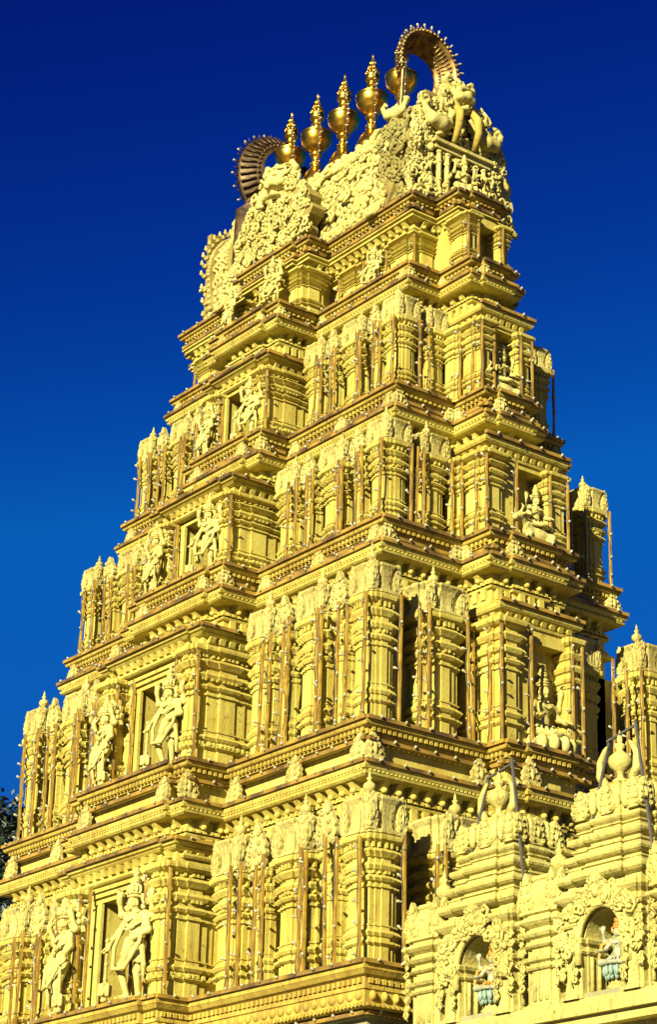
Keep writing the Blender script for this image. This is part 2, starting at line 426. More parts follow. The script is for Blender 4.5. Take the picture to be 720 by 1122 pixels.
# ------------------------------------------------------------------ the gate tower
#        z,      a,     b,     w,     p,     u,     q     half length, half depth, front bay half width / projection, side bay half width / projection
T = [(10.75, 9.20, 5.73, 2.83, 0.86, 1.362, 0.24),
     (16.384, 7.98, 4.83, 2.60, 1.13, 1.350, 0.643),
     (21.688, 7.13, 3.82, 2.135, 1.07, 1.386, 1.012),
     (25.795, 6.23, 2.78, 1.775, 0.89, 0.901, 1.174),
     (29.782, 5.50, 1.84, 1.605, 1.31, 0.784, 1.233),
     (31.925, 5.45, 1.71, 1.83, 0.685, 0.889, 0.884)]
STO = ['lowest', 'second', 'third', 'fourth', 'top']
ORD = ['first', 'second', 'third', 'fourth', 'fifth', 'sixth', 'seventh', 'eighth', 'ninth', 'tenth', 'eleventh', 'twelfth', 'thirteenth', 'fourteenth']
def plan(t, step=True):
    z, a, b, w, p, u, q = t
    e = .14; s = .55; sy = u*.42
    f = [(-a,-b),(-w,-b),(-w,-b-p),(-w+s,-b-p),(-w+s,-b-p-e),(w-s,-b-p-e),(w-s,-b-p),(w,-b-p),(w,-b),(a,-b)]
    r = [(a,-u),(a+q,-u),(a+q,-u+sy),(a+q+e*.8,-u+sy),(a+q+e*.8,u-sy),(a+q,u-sy),(a+q,u),(a,u)]
    g = [(-x,-y) for x, y in f]; l = [(-x,-y) for x, y in r]
    return f+r+g+l
tower = empty('gate_tower', (0, 0, 0), 'tall stepped yellow temple gate tower crowded with stucco carving, five storeys', 'temple tower')

def notch_poly(hw, yf, depth, xin, yb):
    return [(-xin, yf), (-hw, yf), (-hw, yf+depth), (hw, yf+depth), (hw, yf), (xin, yf), (xin, yb), (-xin, yb)]

DROP = [1.02, .66, .68, .50, .0]     # ledge above to eave below
SLAB = [.49, .58, .52, .515, .62]    # turret slab height
FRZ = [.16, .15, .155, .165, .1]
def bracket_rows(mb, poly, zt, sc_=1.0, faces='FR'):
    for c, t, n, l in along(poly, .40*sc_, faces, .08):
        mb.obox(c, t, n, .19*sc_, .32*sc_, zt-.20*sc_, zt, .45)
        q = c+Vector(n)*.20*sc_
        mb.blob((q[0], q[1], zt-.19*sc_), (.085*sc_, .085*sc_, .07*sc_), 7, 4)

for k in range(5):
    t0, t1 = T[k], T[k+1]; zb, zt = t0[0], t1[0]; h = zt-zb
    z0, a, b, w, p, u, q = t0; _, a1, b1, w1, p1, u1, q1 = t1
    P0, P1 = plan(t0), plan(t1)
    ins = .30 if k < 4 else .55
    s = (1.0, .92, .84, .78, .72)[k]
    # --- core wall with deep front doorway
    yw = -(b1+p1-ins); zl = zb+h*(.50 if k < 4 else .6)
    mb = MB(); core = off(P1, -ins)
    dw = .74*s+.08; dd = 1.05*s
    lower = []
    for (x, y) in core: lower.append((x, y))
    i0 = next(i for i, (x, y) in enumerate(core) if abs(x+(w1-.55-ins)) < .02 and y < yw-.02) if False else None
    mb.loft(core, [(0, zl), (0, zt-.4)], capb=True)
    # lower part: same outline, the door notch cut in the middle of its front
    fr = [i for i in range(len(core)) if core[i][1] == min(c[1] for c in core)]
    j = fr[0]; yf = core[j][1]
    low = core[:j+1]+[(-dw, yf), (-dw, yf+dd), (dw, yf+dd), (dw, yf)]+core[j+1:]
    mb.loft(low, [(0, zb-.05), (0, zl)])
    st = mb.build('storey', M['wall'], tower)
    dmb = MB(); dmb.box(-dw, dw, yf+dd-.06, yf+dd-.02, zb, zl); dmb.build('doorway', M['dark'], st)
    # --- upper ledge, recess band and eave
    zE = zt-DROP[k] if k < 4 else zt-.42
    mb = MB()
    led = [(-.36, zt-.36*s), (-.30, zt-.34*s), (-.22, zt-.33*s), (-.22, zt-.30*s), (-.14, zt-.27*s), (-.14, zt-.22*s), (-.14, zt-.13*s), (-.03, zt-.11*s), (0, zt-.09*s), (.02, zt-.04*s), (.02, zt), (-.5, zt+.006)]
    mb.loft(P1, led, capt=True, capb=True); d = mb
    for c, t, n, l in along(off(P1, -.14), .15, 'FR', .03):
        d.obox(c, t, n, .08, .095, zt-.22*s, zt-.13*s)
    mb.build('ledge', M['trim'], st)
    if k < 4:
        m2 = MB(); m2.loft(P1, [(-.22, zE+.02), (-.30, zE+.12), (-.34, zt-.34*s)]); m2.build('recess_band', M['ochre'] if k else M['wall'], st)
        m3 = MB()
        ev = [(-ins-.02, zE-.60*s), (-.19, zE-.60*s), (-.19, zE-.56*s), (-.25, zE-.53*s), (-.25, zE-.49*s), (-.34, zE-.48*s), (-.34, zE-.27*s), (.02, zE-.27*s), (.07, zE-.23*s), (.09, zE-.18*s), (.03, zE-.165*s), (.03, zE-.13*s), (.10, zE-.11*s), (.13, zE-.05*s), (.13, zE), (.08, zE+.02), (-.25, zE+.10)]
        m3.loft(P1, ev)
        for c, t, n, l in along(off(P1, .03), .12, 'FR', .03): m3.obox(c, t, n, .065, .065, zE-.165*s, zE-.115*s)
        for c, t, n, l in along(off(P1, -.25), .17*s, 'FR', .03): m3.obox(c, t, n, .09*s, .09*s, zE-.60*s, zE-.52*s)
        bracket_rows(m3, off(P1, -.34), zE-.27*s, s); m3.build('eave', M['wall'], st)
        # frieze with small square hollows, then a lower cornice
        m4 = MB()
        zf = zE-.62*s
        m4.loft(P1, [(-ins-.01, zf-.62*s), (-.16, zf-.62*s), (-.12, zf-.57*s), (-.12, zf-.53*s), (-.2, zf-.50*s), (-.24, zf-.40*s), (-.24, zf-.36*s), (-ins+.005, zf-.36*s), (-ins+.005, zf-.10*s), (-.22, zf-.08*s), (-.2, zf-.03*s), (-.24, zf), (-ins-.01, zf+.02)])
        for c, t, n, l in along(off(P1, -ins), .34*s, 'FR', .05):
            m4.obox(c, t, n, .17*s, .11, zf-.37*s, zf-.09*s)
        m4.build('hollow_frieze', M['wall'], st)
        # leaf ornaments standing on the eave
        lf = MB(); ai = 0
        for e0, e1, n, l in edges(off(P1, -.05), 'FR'):
            if l < .7: continue
            t = (e1-e0)/l; kk = max(1, int(l/2.0))
            for i in range(kk+1):
                if l < 1.6 and i != kk//2: continue
                f = .06+.88*i/max(1, kk)
                g = MB(); c = e0+t*l*f-Vector(n)*.02
                leaf(g, (0, 0), t, n, .46*s, (zt-zE)*(.95 if DROP[k] < .9 else .78), 0, .10, ai, -.15)
                ob = g.build('leaf_ornament', M['pale'], st, loc=(c[0], c[1], zE+.04)); ai += 1
    else:
        m3 = MB(); m3.loft(P1, [(-ins-.02, zt-.86), (-.42, zt-.84), (-.42, zt-.78), (-.33, zt-.74), (-.33, zt-.68), (-.36, zt-.66), (-.36, zt-.56), (-.12, zt-.52), (-.12, zt-.46), (-.05, zt-.44), (-.05, zt-.40), (-.12, zt-.38), (-.14, zt-.35)])
        bracket_rows(m3, off(P1, -.36), zt-.56, .7); m3.build('eave', M['wall'], st)
    # --- front porch bay: body with door notch, chevroned piers either side, lower eave
    yb = -(b+p-.80*s); yfb = min(yb, yf-.12)
    zp = zb+h*(.66, .66, .63, .62, .70)[k]
    hw = w-.45
    if k < 4:
        mb = MB()
        yi = -b1+.2
        lowp = notch_poly(dw+.0, yfb, -yfb+yf+dd-.01 if False else (yi-yfb)*.6+.2, hw-.25, yi)
        lowp = [(-hw+.25, yfb), (-dw, yfb), (-dw, yf+.004), (-hw+.25, yf+.004)]
        for sx in (1, -1):
            pp = lowp if sx == 1 else [(-x, y) for x, y in lowp][::-1]
            mb.loft(pp, [(0, zb-.03), (0, zl+.003)], capt=True)
        mb.box(-hw+.25, hw-.25, yfb, yf-.003, zl, zp)
        # lintel mouldings over the door
        for i, (zz, pr_) in enumerate(((zl-.02, .05), (zl+.12, .09), (zl+.25, .13))):
            mb.box(-dw-.35-.05*i, dw+.35+.05*i, yfb-pr_, yfb-.002, zz, zz+.09)
        for sx in (-1, 1):   # door jamb frames
            mb.box(sx*dw-.06 if sx > 0 else sx*dw-.10, sx*dw+.10 if sx > 0 else sx*dw+.06, yfb-.07, yfb+.01, zb, zl-.02)
        mb.build('porch_wall', M['wall'], st)
        m5 = MB(); B = [(-hw,-(b+p-.62*s)),(-hw+.5,-(b+p-.62*s)),(-hw+.5,-(b+p-.52*s)),(hw-.5,-(b+p-.52*s)),(hw-.5,-(b+p-.62*s)),(hw,-(b+p-.62*s)),(hw,-b1+.1),(-hw,-b1+.1)]
        m5.loft(B, [(-.25, zp-.50*s), (-.03, zp-.50*s), (.02, zp-.46*s), (.02, zp-.40*s), (-.04, zp-.37*s), (-.04, zp-.19*s), (.06, zp-.17*s), (.12, zp-.12*s), (.10, zp-.10*s), (.17, zp-.07*s), (.20, zp-.01), (.18, zp+.01), (-.1, zp+.10*s), (-.28, zp+.28*s), (-.5*s, zp+.36*s)], capb=True, capt=True)
        for c, t, n, l in along(off(B, -.04), .34*s, 'FR', .06):
            m5.obox(c, t, n, .17*s, .17*s, zp-.34*s, zp-.19*s, .5)
        m5.build('porch_eave', M['wall'], st)
        for e0, e1, n, l in edges(off(B, .20), 'FR'):
            if l > .4: rail(e0, e1, n, zp, '%s lamp rail along the lower eave over the guardians of the %s storey' % ('front' if n[1] < -.5 else 'side', STO[k]) if l > 1 else 'short end lamp rail of the porch eave over the %s storey door, %s' % (STO[k], ('left step' if e0[0] < 0 else 'right step') if n[1] < -.5 else 'right return'))
        for sx in (-1, 1):
            xa, xb = (w-1.30*s, w-.42*s) if sx > 0 else (-(w-.42*s), -(w-1.30*s))
            mb = MB(); PP = redent2(xa+.08, xb-.08, -(b+p-.55*s), -b1, .05*s)
            mb.loft(PP, [(o*s*1.1, zb+z_*(zp-.50*s-zb)) for o, z_ in PIER])
            for zq in (.93, .74, .21):
                for c, t, n, l in along(off(PP, .03*s), .14*s, 'FR', .02): mb.obox(c, t, n, .07*s, .085*s, zb+(zq-.018)*(zp-.5*s-zb), zb+(zq+.012)*(zp-.5*s-zb))
            mb.build('porch_pier', M['wall'], st)
    # --- side bay with a niche for a seated deity
    xo = a+q-.42*s; zp2 = zp
    if k >= 1:
        mb = MB(); hu = u-.22*s; nw = (.62, .62, .52, .42, .40)[k]; no = (0, .30, .18, 0, 0)[k]; xi = a1-ins-.1
        zn = zb+h*(.5, .52, .50, .50, .62)[k]
        mb.loft([(xi,-hu),(xo,-hu),(xo,no-nw),(xo-.5,no-nw),(xo-.5,no+nw),(xo,no+nw),(xo,hu),(xi,hu)], [(0, zb-.03), (0, zn)])
        if k < 4:
            mb.loft([(xi,-hu),(xo,-hu),(xo,hu),(xi,hu)], [(0, zn), (0, zp-.3)], capb=True)
            mb.loft([(xi,-hu),(xo,-hu),(xo,hu),(xi,hu)], [(-.02, zp-.42), (.05, zp-.40), (.07, zp-.34), (.0, zp-.31), (.0, zp-.2), (.12, zp-.15), (.16, zp-.1), (.18, zp-.02), (.15, zp), (-.1, zp+.16), (-.3, zp+.3)], capt=True)
            for c, t, n, l in along([(xi,-hu),(xo,-hu),(xo,hu),(xi,hu)], .30*s, 'FR', .06):
                mb.obox(c, t, n, .15*s, .13*s, zp-.31, zp-.2, .5)
        else:
            mb.loft([(xi,-hu),(xo,-hu),(xo,hu),(xi,hu)], [(0, zn), (0, zt-.6)], capb=True)
        mb.build('side_bay', M['wall'], st)
        mb = MB(); zc = (zp-.42) if k < 4 else zt-.7
        ws = min(.62*s, max(.3, (no-nw)+hu))
        mb.loft(redent(xo-.75*s, xo+.10*s, -hu-.10, -hu-.10+ws, .055*s), [(o*s, zb+z_*(zc-zb)) for o, z_ in PIER])
        mb.build('side_pier', M['wall'], st)
        mb = MB(); ws2 = max(.16, hu-(no+nw))
        mb.loft(redent(xo-.5*s, xo+.08*s, hu-ws2+.02, hu+.05, .03*s), [(o*s*.8, zb+z_*(zc-zb)) for o, z_ in PIER])
        mb.build('side_pier', M['wall'], st)
        if k < 4:
            rail((xo+.18, -hu-.18), (xo+.18, hu+.18), (1, 0), zp, 'lamp rail over the niche on the right flank of the %s storey' % STO[k])
        # recessed strip pier between side bay and its neighbour
        if k < 4:
            mb = MB(); mb.loft(redent(xo-1.5*s, xo-.82*s, -hu-.26*s, -hu+.4, .05*s), [(o*s*.9, zb+z_*(zc-zb)) for o, z_ in PIER]); mb.build('side_pier', M['wall'], st)
    if 1 <= k < 4:
        for i, (xx, yy, wh) in enumerate(((xo-.72*s, -hu-.30*s, 'left of the flank bay'), (xo-.15*s, -hu-.24*s, 'on the front edge of the flank bay'), (xo+.20*s, hu+.10, 'at the far end of the flank bay'))):
            batten(xx, yy, zb+.03, zp-.45, 'upright lamp batten %s, %s storey' % (wh, STO[k]), .05*s+.006)
    # --- turrets along the main faces
    if k < 4:
        H = h*SLAB[k]; fh = h*FRZ[k]; fin = h*.13
        L = a-w; yF = -(b-.22)
        spec = [(0.0, .155, 0), (.215, .315, 1), (.385, .575, 0), (.64, .74, 1), (.80, .965, 0)]
        for sx in (1, -1):
            for i, (f0, f1, nar) in enumerate(spec):
                xA = a-.22-f0*(L-.3); xB = a-.22-f1*(L-.3)
                x0, x1 = (xB, xA) if sx > 0 else (-xA, -xB)
                if i == 0:
                    dpt = min(x1-x0, (b-u)*.5); turret(st, x0, x1, yF, yF+dpt, zb, H, fh, fin, None, 'FR' if sx > 0 else 'FRL', seed=i)
                else:
                    turret(st, x0, x1, yF+(.16 if nar else .06), -(b1-ins)+.03, zb, H*(.97 if nar else 1), fh*(1.0 if nar else 1), 0 if nar else fin, 'F' if nar else None, 'FR', seed=i)
        # right flank: near turret, far turret, far corner turret
        E = .155*(L-.3); gap = b-u
        for sy in (-1, 1):
            yc = (.47, .80) if gap > 2.2 else (.52, .85)
            ya, yb2 = -(b-.22)+yc[0]*gap, -(b-.22)+yc[1]*gap
            if sy > 0: ya, yb2 = -yb2, -ya
            turret(st, a1-ins-.02, (a-.26) if sy < 0 else max(a1-ins+.25, a-.26-.55*s), ya, yb2, zb, H*.98, fh, 0 if gap < 2 else fin, None, 'R' if sy < 0 else 'FR', seed=9)
        turret(st, a-.22-E, a-.22, (b-.22)-E, b-.22, zb, H, fh, fin, None, 'FR', seed=4)
        turret(st, -(a-.22), -(a-.22-E), (b-.22)-E, b-.22, zb, H, fh, fin, None, 'FR', seed=4)
        for f in (.18, .20, .35, .36, .60, .615, .77, .78):
            for sx in (1, -1):
                cw_ = MB(); cw_.lathe((sx*(a-.22-f*(L-.3)), -(b1-ins)-.34*s, zb), [(.09*s,0),(.09*s,.06),(.055*s,.1),(.055*s,H*.2),(.09*s,H*.24),(.055*s,H*.28),(.05*s,H*.6),(.10*s,H*.66),(.05*s,H*.72),(.12*s,H*.8),(.06*s,H*.86),(.14*s,H*.95),(.14*s,H)], 8)
                cw_.build('colonnette', M['wall'], st)
        for sx in (1, -1):
            cw_ = MB(); x0, x1 = sorted((sx*(a1-1.0), sx*max(a1-.32, a-1.15))); cw_.box(x0, x1, b1-1.2, b-.62, zb-.03, zb+H*.98); cw_.build('corner_wall', M['wall'], st)
        # upright lamp battens, front face right of the porch
        zTop = zb+H*1.02; yP = -(b-.10); n_ = 0
        cuts = [.012, .168, .205, .33, .375, .588, .632, .752, .792]
        for side in (1, -1):
            for i, f in enumerate(cuts):
                x = (a-.2-(f if side > 0 or i else .075)*(L-.3))*side
                if side > 0:
                    lab = '%s upright lamp batten left of the sunlit corner on the %s storey' % (ORD[i], STO[k]) if i else 'upright lamp batten on the very corner of the %s storey' % STO[k]
                else:
                    lab = '%s upright lamp batten from the far left corner of the %s storey' % (ORD[i], STO[k])
                yy = yP-.02 if i not in (1, 4, 7) else yP+.05
                batten(x, yy, zb+.03, zTop+random.uniform(-.15, .12)*s, lab, .052*s+.006, (random.uniform(-.06, .06), random.uniform(-.03, .03)))
        for i, (yy, xx) in enumerate(((-(b-.2)+E*.98, a-.10), (-(b-.22)+yc[0]*gap-.25, a-.16), (-(b-.22)+yc[0]*gap-.03, a-.12), (-(b-.22)+yc[1]*gap+.05, a-.12))):
            batten(xx, yy, zb+.03, zTop, '%s upright lamp batten right of the sunlit corner on the %s storey' % (ORD[i], STO[k]), .05*s+.006, (random.uniform(-.03, .03), random.uniform(-.06, .06)))
        for i, (yy, xx) in enumerate((((b-.22)-E-.55, a-.14), ((b-.22)-E-.06, a-.12), ((b-.2)-.02, a-.08), (b-.22-E-1.0, a-.14))):
            batten(xx, yy, zb+.03, zTop, '%s upright lamp batten at the far right corner turret of the %s storey' % (ORD[i], STO[k]), .05*s+.006)
        # porch battens
        yD = -(b+p-.42*s)
        for i, (x, wh) in enumerate(((w-.36*s, 'right end of the porch'), (w-1.36*s, 'right guardian, right side'), (dw+.18, 'doorway, right jamb'), (-dw-.18, 'doorway, left jamb'), (-(w-1.36*s), 'left guardian, left side'), (-(w-.36*s), 'left end of the porch'))):
            if abs(x) < 1: yy = yfb-.12
            else: yy = yD
            batten(x, yy, zb+.03, zp-.55*s, 'upright lamp batten at the %s on the %s storey' % (wh, STO[k]), .05*s+.006)
        if k >= 1:
            for i, (yy, xx, wh) in enumerate(((-hu-.16, xo+.2, 'near end'), (no-nw-.03, xo+.16, 'left side'), (no+nw+.03, xo+.16, 'right side'))):
                batten(xx, yy, zb+.03, zp-.45, 'upright lamp batten at %s of the flank niche, %s storey' % (wh, STO[k]), .05*s+.006)
    else:
        # top storey: wide chevroned piers instead of turrets
        zc = zt-.84
        for x0, x1, y0, y1 in ((a1-1.35, a1-.42, -(b1-.42), -(b1-1.2)), (1.95, 2.75, -(b1-.46), -(b1-1.0)), (-(a1-.42), -(a1-1.35), -(b1-.42), -(b1-1.2)), (-2.75, -1.95, -(b1-.46), -(b1-1.0)),
                               (1.0, 1.62, yf-.05-.35, yf+.3), (-1.62, -1.0, yf-.05-.35, yf+.3), (a1-1.35, a1-.42, b1-1.2, b1-.42), (3.3, 3.75, -(b1-.5), -(b1-1.0))):
            mb = MB(); mb.loft(redent(x0, x1, min(y0, y1), max(y0, y1), .06, .25), [(o*.75, zb+z_*(zc-zb)) for o, z_ in PIER]); mb.build('porch_pier', M['wall'], st)
        for i, (x, yy, wh) in enumerate(((a1-.34, -(b1-.36), 'on the corner'), (a1-1.5, -(b1-.36), 'left of the corner pier'), (2.9, -(b1-.4), 'right of the flying figure'), (1.85, -(b1-.4), 'left of the flying figure'), (dw+.16, yf-.06, 'on the right door jamb'), (-dw-.16, yf-.06, 'on the left door jamb'), (-(a1-.34), -(b1-.36), 'at the far left end'))):
            batten(x, yy, zb+.03, zc+.05, 'short upright lamp batten %s of the top storey' % wh, .045)
        for yy, wh in ((-hu-.14, 'near end'), (-nw-.02, 'left side'), (nw+.02, 'right side')):
            batten(xo+.17, yy, zb+.03, zc+.1, 'short upright lamp batten at the %s of the flank niche on the top storey' % wh, .045)

# --- rails on ledges and eaves
for k in range(6):
    P = plan(T[k]); z = T[k][0]
    nm = 'the crown' if k == 5 else 'the %s storey' % STO[k]
    i = j = 0
    for a_, b_, n, l in edges(off(P, .02), 'FR'):
        front = n[1] < -.5
        if b_[1] > 3 and n[1] < -.5 and False: continue
        if front: i += 1; wh = '%s piece from left on front' % ORD[i-1]
        else: j += 1; wh = '%s piece from corner on right flank' % ORD[j-1]
        if l < .3: continue
        rail(a_, b_, n, z, 'ledge lamp rail under %s, %s' % (nm, wh))
        if k: rail(Vector(a_)-Vector(n)*.20, Vector(b_)-Vector(n)*.20, n, z-.44*(1, 1, .92, .84, .78, .72)[k], 'lower lamp rail beneath %s, %s' % (nm, wh), .5, .06)
    if 1 <= k <= 4:
        zE = z-DROP[k-1]; i = j = 0
        for a_, b_, n, l in edges(off(P, .125), 'FR'):
            front = n[1] < -.5
            if front: i += 1; wh = '%s piece from left on front' % ORD[i-1]
            else: j += 1; wh = '%s piece from corner on right flank' % ORD[j-1]
            if l < .3: continue
            rail(a_, b_, n, zE, 'eave lamp rail beneath %s, %s' % (nm, wh))

# --- base: ledge under the lowest storey and the plain gate block below
P = plan(T[0]); z = T[0][0]
mb = MB(); mb.loft(P, [(-.5, 0), (-.5, z-1.0), (-.40, z-.98), (-.40, z-.86), (-.34, z-.84)]); base = mb.build('gate_block', M['grey'], tower)
mb = MB(); mb.loft(P, [(-.45, z-.86), (-.16, z-.86), (-.12, z-.84), (-.12, z-.76), (-.16, z-.74), (-.16, z-.50), (-.12, z-.48), (-.12, z-.40), (-.15, z-.38), (-.15, z-.24), (-.06, z-.20), (0, z-.12), (.02, z-.10), (.02, z), (-.6, z+.006)], capt=True); d = mb
for c, t, n, l in along(off(P, -.15), .17, 'FR', .04):
    d.obox(c, t, n, .10, .07, z-.37, z-.26)
for c, t, n, l in along(off(P, -.16), .30, 'FR', .04):
    d.blob((c[0], c[1], z-.60), (.12, .07, .11), 8, 5)
for c, t, n, l in along(off(P, -.12), .13, 'FR', .02):
    d.obox(c, t, n, .07, .045, z-.83, z-.77)
mb.build('ledge', M['trim'], base)
i = j = 0
for a_, b_, n, l in edges(off(P, -.32), 'FR'):
    if n[1] < -.5: i += 1; wh = '%s piece from left on front' % ORD[i-1]
    else: j += 1; wh = '%s piece from corner on right flank' % ORD[j-1]
    if l > .3: rail(a_, b_, n, z-.97, 'lamp rail under the bottom moulding, %s' % wh)
# ------------------------------------------------------------------ crown: barrel vault, carved gables, gilt arches and pots
Z6 = T[5][0]
def carve(mb, fn, n, size, seed=1):
    """crowded scroll and leaf relief: fn(rand) -> point, tangent u, v, normal"""
    r = random.Random(seed)
    for _ in range(n):
        p, u, v, nn = fn(r)
        s = size*r.uniform(.6, 1.35); p = p+nn*s*r.uniform(0, .35); a = r.random()*6.28
        uu = u*math.cos(a)+v*math.sin(a); vv = v*math.cos(a)-u*math.sin(a)
        q = r.random()
        if q < .62: curl(mb, p, uu, vv, nn, s*.62, s*.17, r.choice((-1, 1)))
        elif q < .76:
            for k in range(5):
                b = a+k*1.257; d = u*math.cos(b)+v*math.sin(b)
                mb.blob(p+d*s*.34+nn*s*.16, (s*.2,)*3, 6, 4)
            mb.blob(p+nn*s*.28, (s*.2,)*3, 6, 4)
        elif q < .9:
            P = [p-uu*s*.6, p+vv*s*.2+nn*s*.2, p+uu*s*.45+nn*s*.34, p+uu*s*.75-vv*s*.15+nn*s*.2]
            mb.tube(P, [s*.10, s*.24, s*.2, s*.05], 5)
        else: mb.blob(p+nn*s*.15, (s*.3, s*.3, s*.36), 7, 5)

VAULT = [(1.72, 0), (1.66, .22), (1.50, .7), (1.36, 1.3), (1.14, 1.9), (.86, 2.5), (.60, 3.0), (.46, 3.4), (.40, 3.6)]
mb = MB()
V = []; F = []
prof = [(-y, z) for y, z in VAULT]+[(y, z) for y, z in VAULT[::-1]]
for x in (-4.3, 4.3): V += [(x, y, Z6+z) for y, z in prof]
n = len(prof)
F = [(i, n+i, n+i+1, i+1) for i in range(n-1)]+[tuple(range(n)), tuple(range(2*n-1, n-1, -1))]
mb.add(V, [tuple(f) for f in F])
# plinth slab steps of the crown
mb.loft(off(plan(T[5]), -.28), [(.05, Z6-.05), (.05, Z6+.09), (-.05, Z6+.11), (-.05, Z6+.2), (.0, Z6+.22), (.0, Z6+.30), (-.1, Z6+.31)], capt=True)
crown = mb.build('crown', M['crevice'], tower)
def vfront(x, t):
    """point and frame on the front slope of the vault, t along its height"""
    t = min(.999, max(0, t)); k = t*(len(VAULT)-1); i = int(k); f = k-i
    y = VAULT[i][0]*(1-f)+VAULT[i+1][0]*f; z = VAULT[i][1]*(1-f)+VAULT[i+1][1]*f
    d = Vector((0, VAULT[i][0]-VAULT[i+1][0], VAULT[i+1][1]-VAULT[i][1])).normalized()
    return Vector((x, -y, Z6+z)), Vector((1, 0, 0)), d, Vector((0, -d.z, d.y))
lat = MB()                                            # diamond lattice with a knob in each diamond
for i in range(30):
    for j in range(13):
        x = -4.1+8.2*(i+(j % 2)*.5)/30; t = .05+.9*j/13
        p, u, v, nn = vfront(x, t); lat.blob(p+nn*.02, (.085, .09, .10), 6, 4)
for s in (-1, 1):
    for i in range(-6, 26):
        pts = []
        for j in range(9):
            t = .02+.94*j/8; x = -4.2+.42*i+s*(j-4)*.28
            if -4.2 < x < 4.2: p, u, v, nn = vfront(x, t); pts.append(p+nn*.03)
        if len(pts) > 2: lat.tube(pts, .035, 4)
lat.tube([(-4.2,-1.62,Z6+.42),(4.2,-1.62,Z6+.42)], .10, 6)
lat.tube([(-4.2,-.52,Z6+3.45),(4.2,-.52,Z6+3.45)], .13, 6)
rg = lat
def fr_(r):
    x = r.choice((r.uniform(-4.3, 4.3), r.gauss(2.6, .9), r.gauss(-2.8, .9))); x = max(-3.3, min(4.3, x))
    return vfront(x, r.uniform(.55, .99) if r.random() < .6 else r.uniform(.03, .6))
carve(rg, fr_, 250, .33, 11)
for i in range(26):
    x = -4.1+8.2*i/25; rg.blob((x, -.46, Z6+3.62+.10*(i % 2)), (.14, .14, .17), 7, 5)
rg.build('lattice_relief', M['statue'], crown)

# end gables: thick horseshoe arches closing the vault, waved on their edge
HS = [(1.06, .0), (1.10, .5), (1.18, 1.2), (1.24, 1.9), (1.20, 2.35), (1.06, 2.75), (.80, 3.12), (.48, 3.38), (.18, 3.5)]
HSO = [(-y, z) for y, z in HS]+[(y, z) for y, z in HS[::-1]]
for sx in (-1, 1):
    DX = .3 if sx < 0 else 0; g = MB(); wv = MB(); V = []
    for x, gr in ((3.95, 0), (3.98, .07), (4.14, .07), (4.18, -.06), (4.90, -.06), (4.94, .07), (5.10, .10), (5.18, .04), (5.18, -.18), (5.08, -.24)):
        V += [(sx*(x-DX), y+gr*(1 if y > 0 else -1), Z6+.1+z+gr*.6*(z/4)) for y, z in HSO]
    n = len(HSO); F = []
    for q in range(9):
        for i in range(n-1):
            f = (q*n+i, q*n+i+1, (q+1)*n+i+1, (q+1)*n+i)
            F.append(f if sx > 0 else f[::-1])
    f = tuple(9*n+i for i in range(n)); F.append(f if sx < 0 else f[::-1])
    f = tuple(range(n)); F.append(f if sx > 0 else f[::-1])
    g.add(V, F)
    # wave scroll along the edge band, front and crown of the arch
    m = 46
    def hs_at(t):
        k = t*(len(HS)-1); i = min(int(k), len(HS)-2); f = k-i
        return HS[i][0]*(1-f)+HS[i+1][0]*f, HS[i][1]*(1-f)+HS[i+1][1]*f
    for sy in (-1, 1):
        for ph in (0, .25, .5, .75):
            pts = []
            for i in range(m):
                t = i/(m-1); y, z = hs_at(t*.97)
                pts.append((sx*(4.24-DX+.6*ph+.10+.13*math.sin(t*2*PI*9+ph*PI)), sy*(y-.02), Z6+.1+z))
            wv.tube(pts, .055, 6)
        for i in range(30):                               # pearled rims
            y, z = hs_at((i+.5)/30*.98)
            for xx in (4.08, 5.02): wv.blob((sx*(xx-DX), sy*(y+.07), Z6+.1+z), (.07, .07, .07), 6, 4)
        for i in range(16):
            y, z = hs_at((i+.5)/16*.98)
            wv.blob((sx*(4.54-DX), sy*(y-.04), Z6+.1+z), (.08, .07, .08), 6, 4)
    cr = wv
    for sy in (-1, 1):
        for i in range(13):
            y, z = hs_at(.04+.93*i/12); y2, z2 = hs_at(min(1, .04+.93*i/12+.02))
            c = Vector((sx*(5.12-DX), sy*(y+.16), Z6+.14+z+.12*z/4))
            cr.blob(c, (.085, .09, .08), 7, 5); cr.tube([c, c+Vector((0, sy*.13, .06)), c+Vector((0, sy*.12, .16))], [.07, .06, .03], 5)
    g.build('end_gable', M['crevice'], crown); wv.build('wave_scroll', M['pale'], crown)
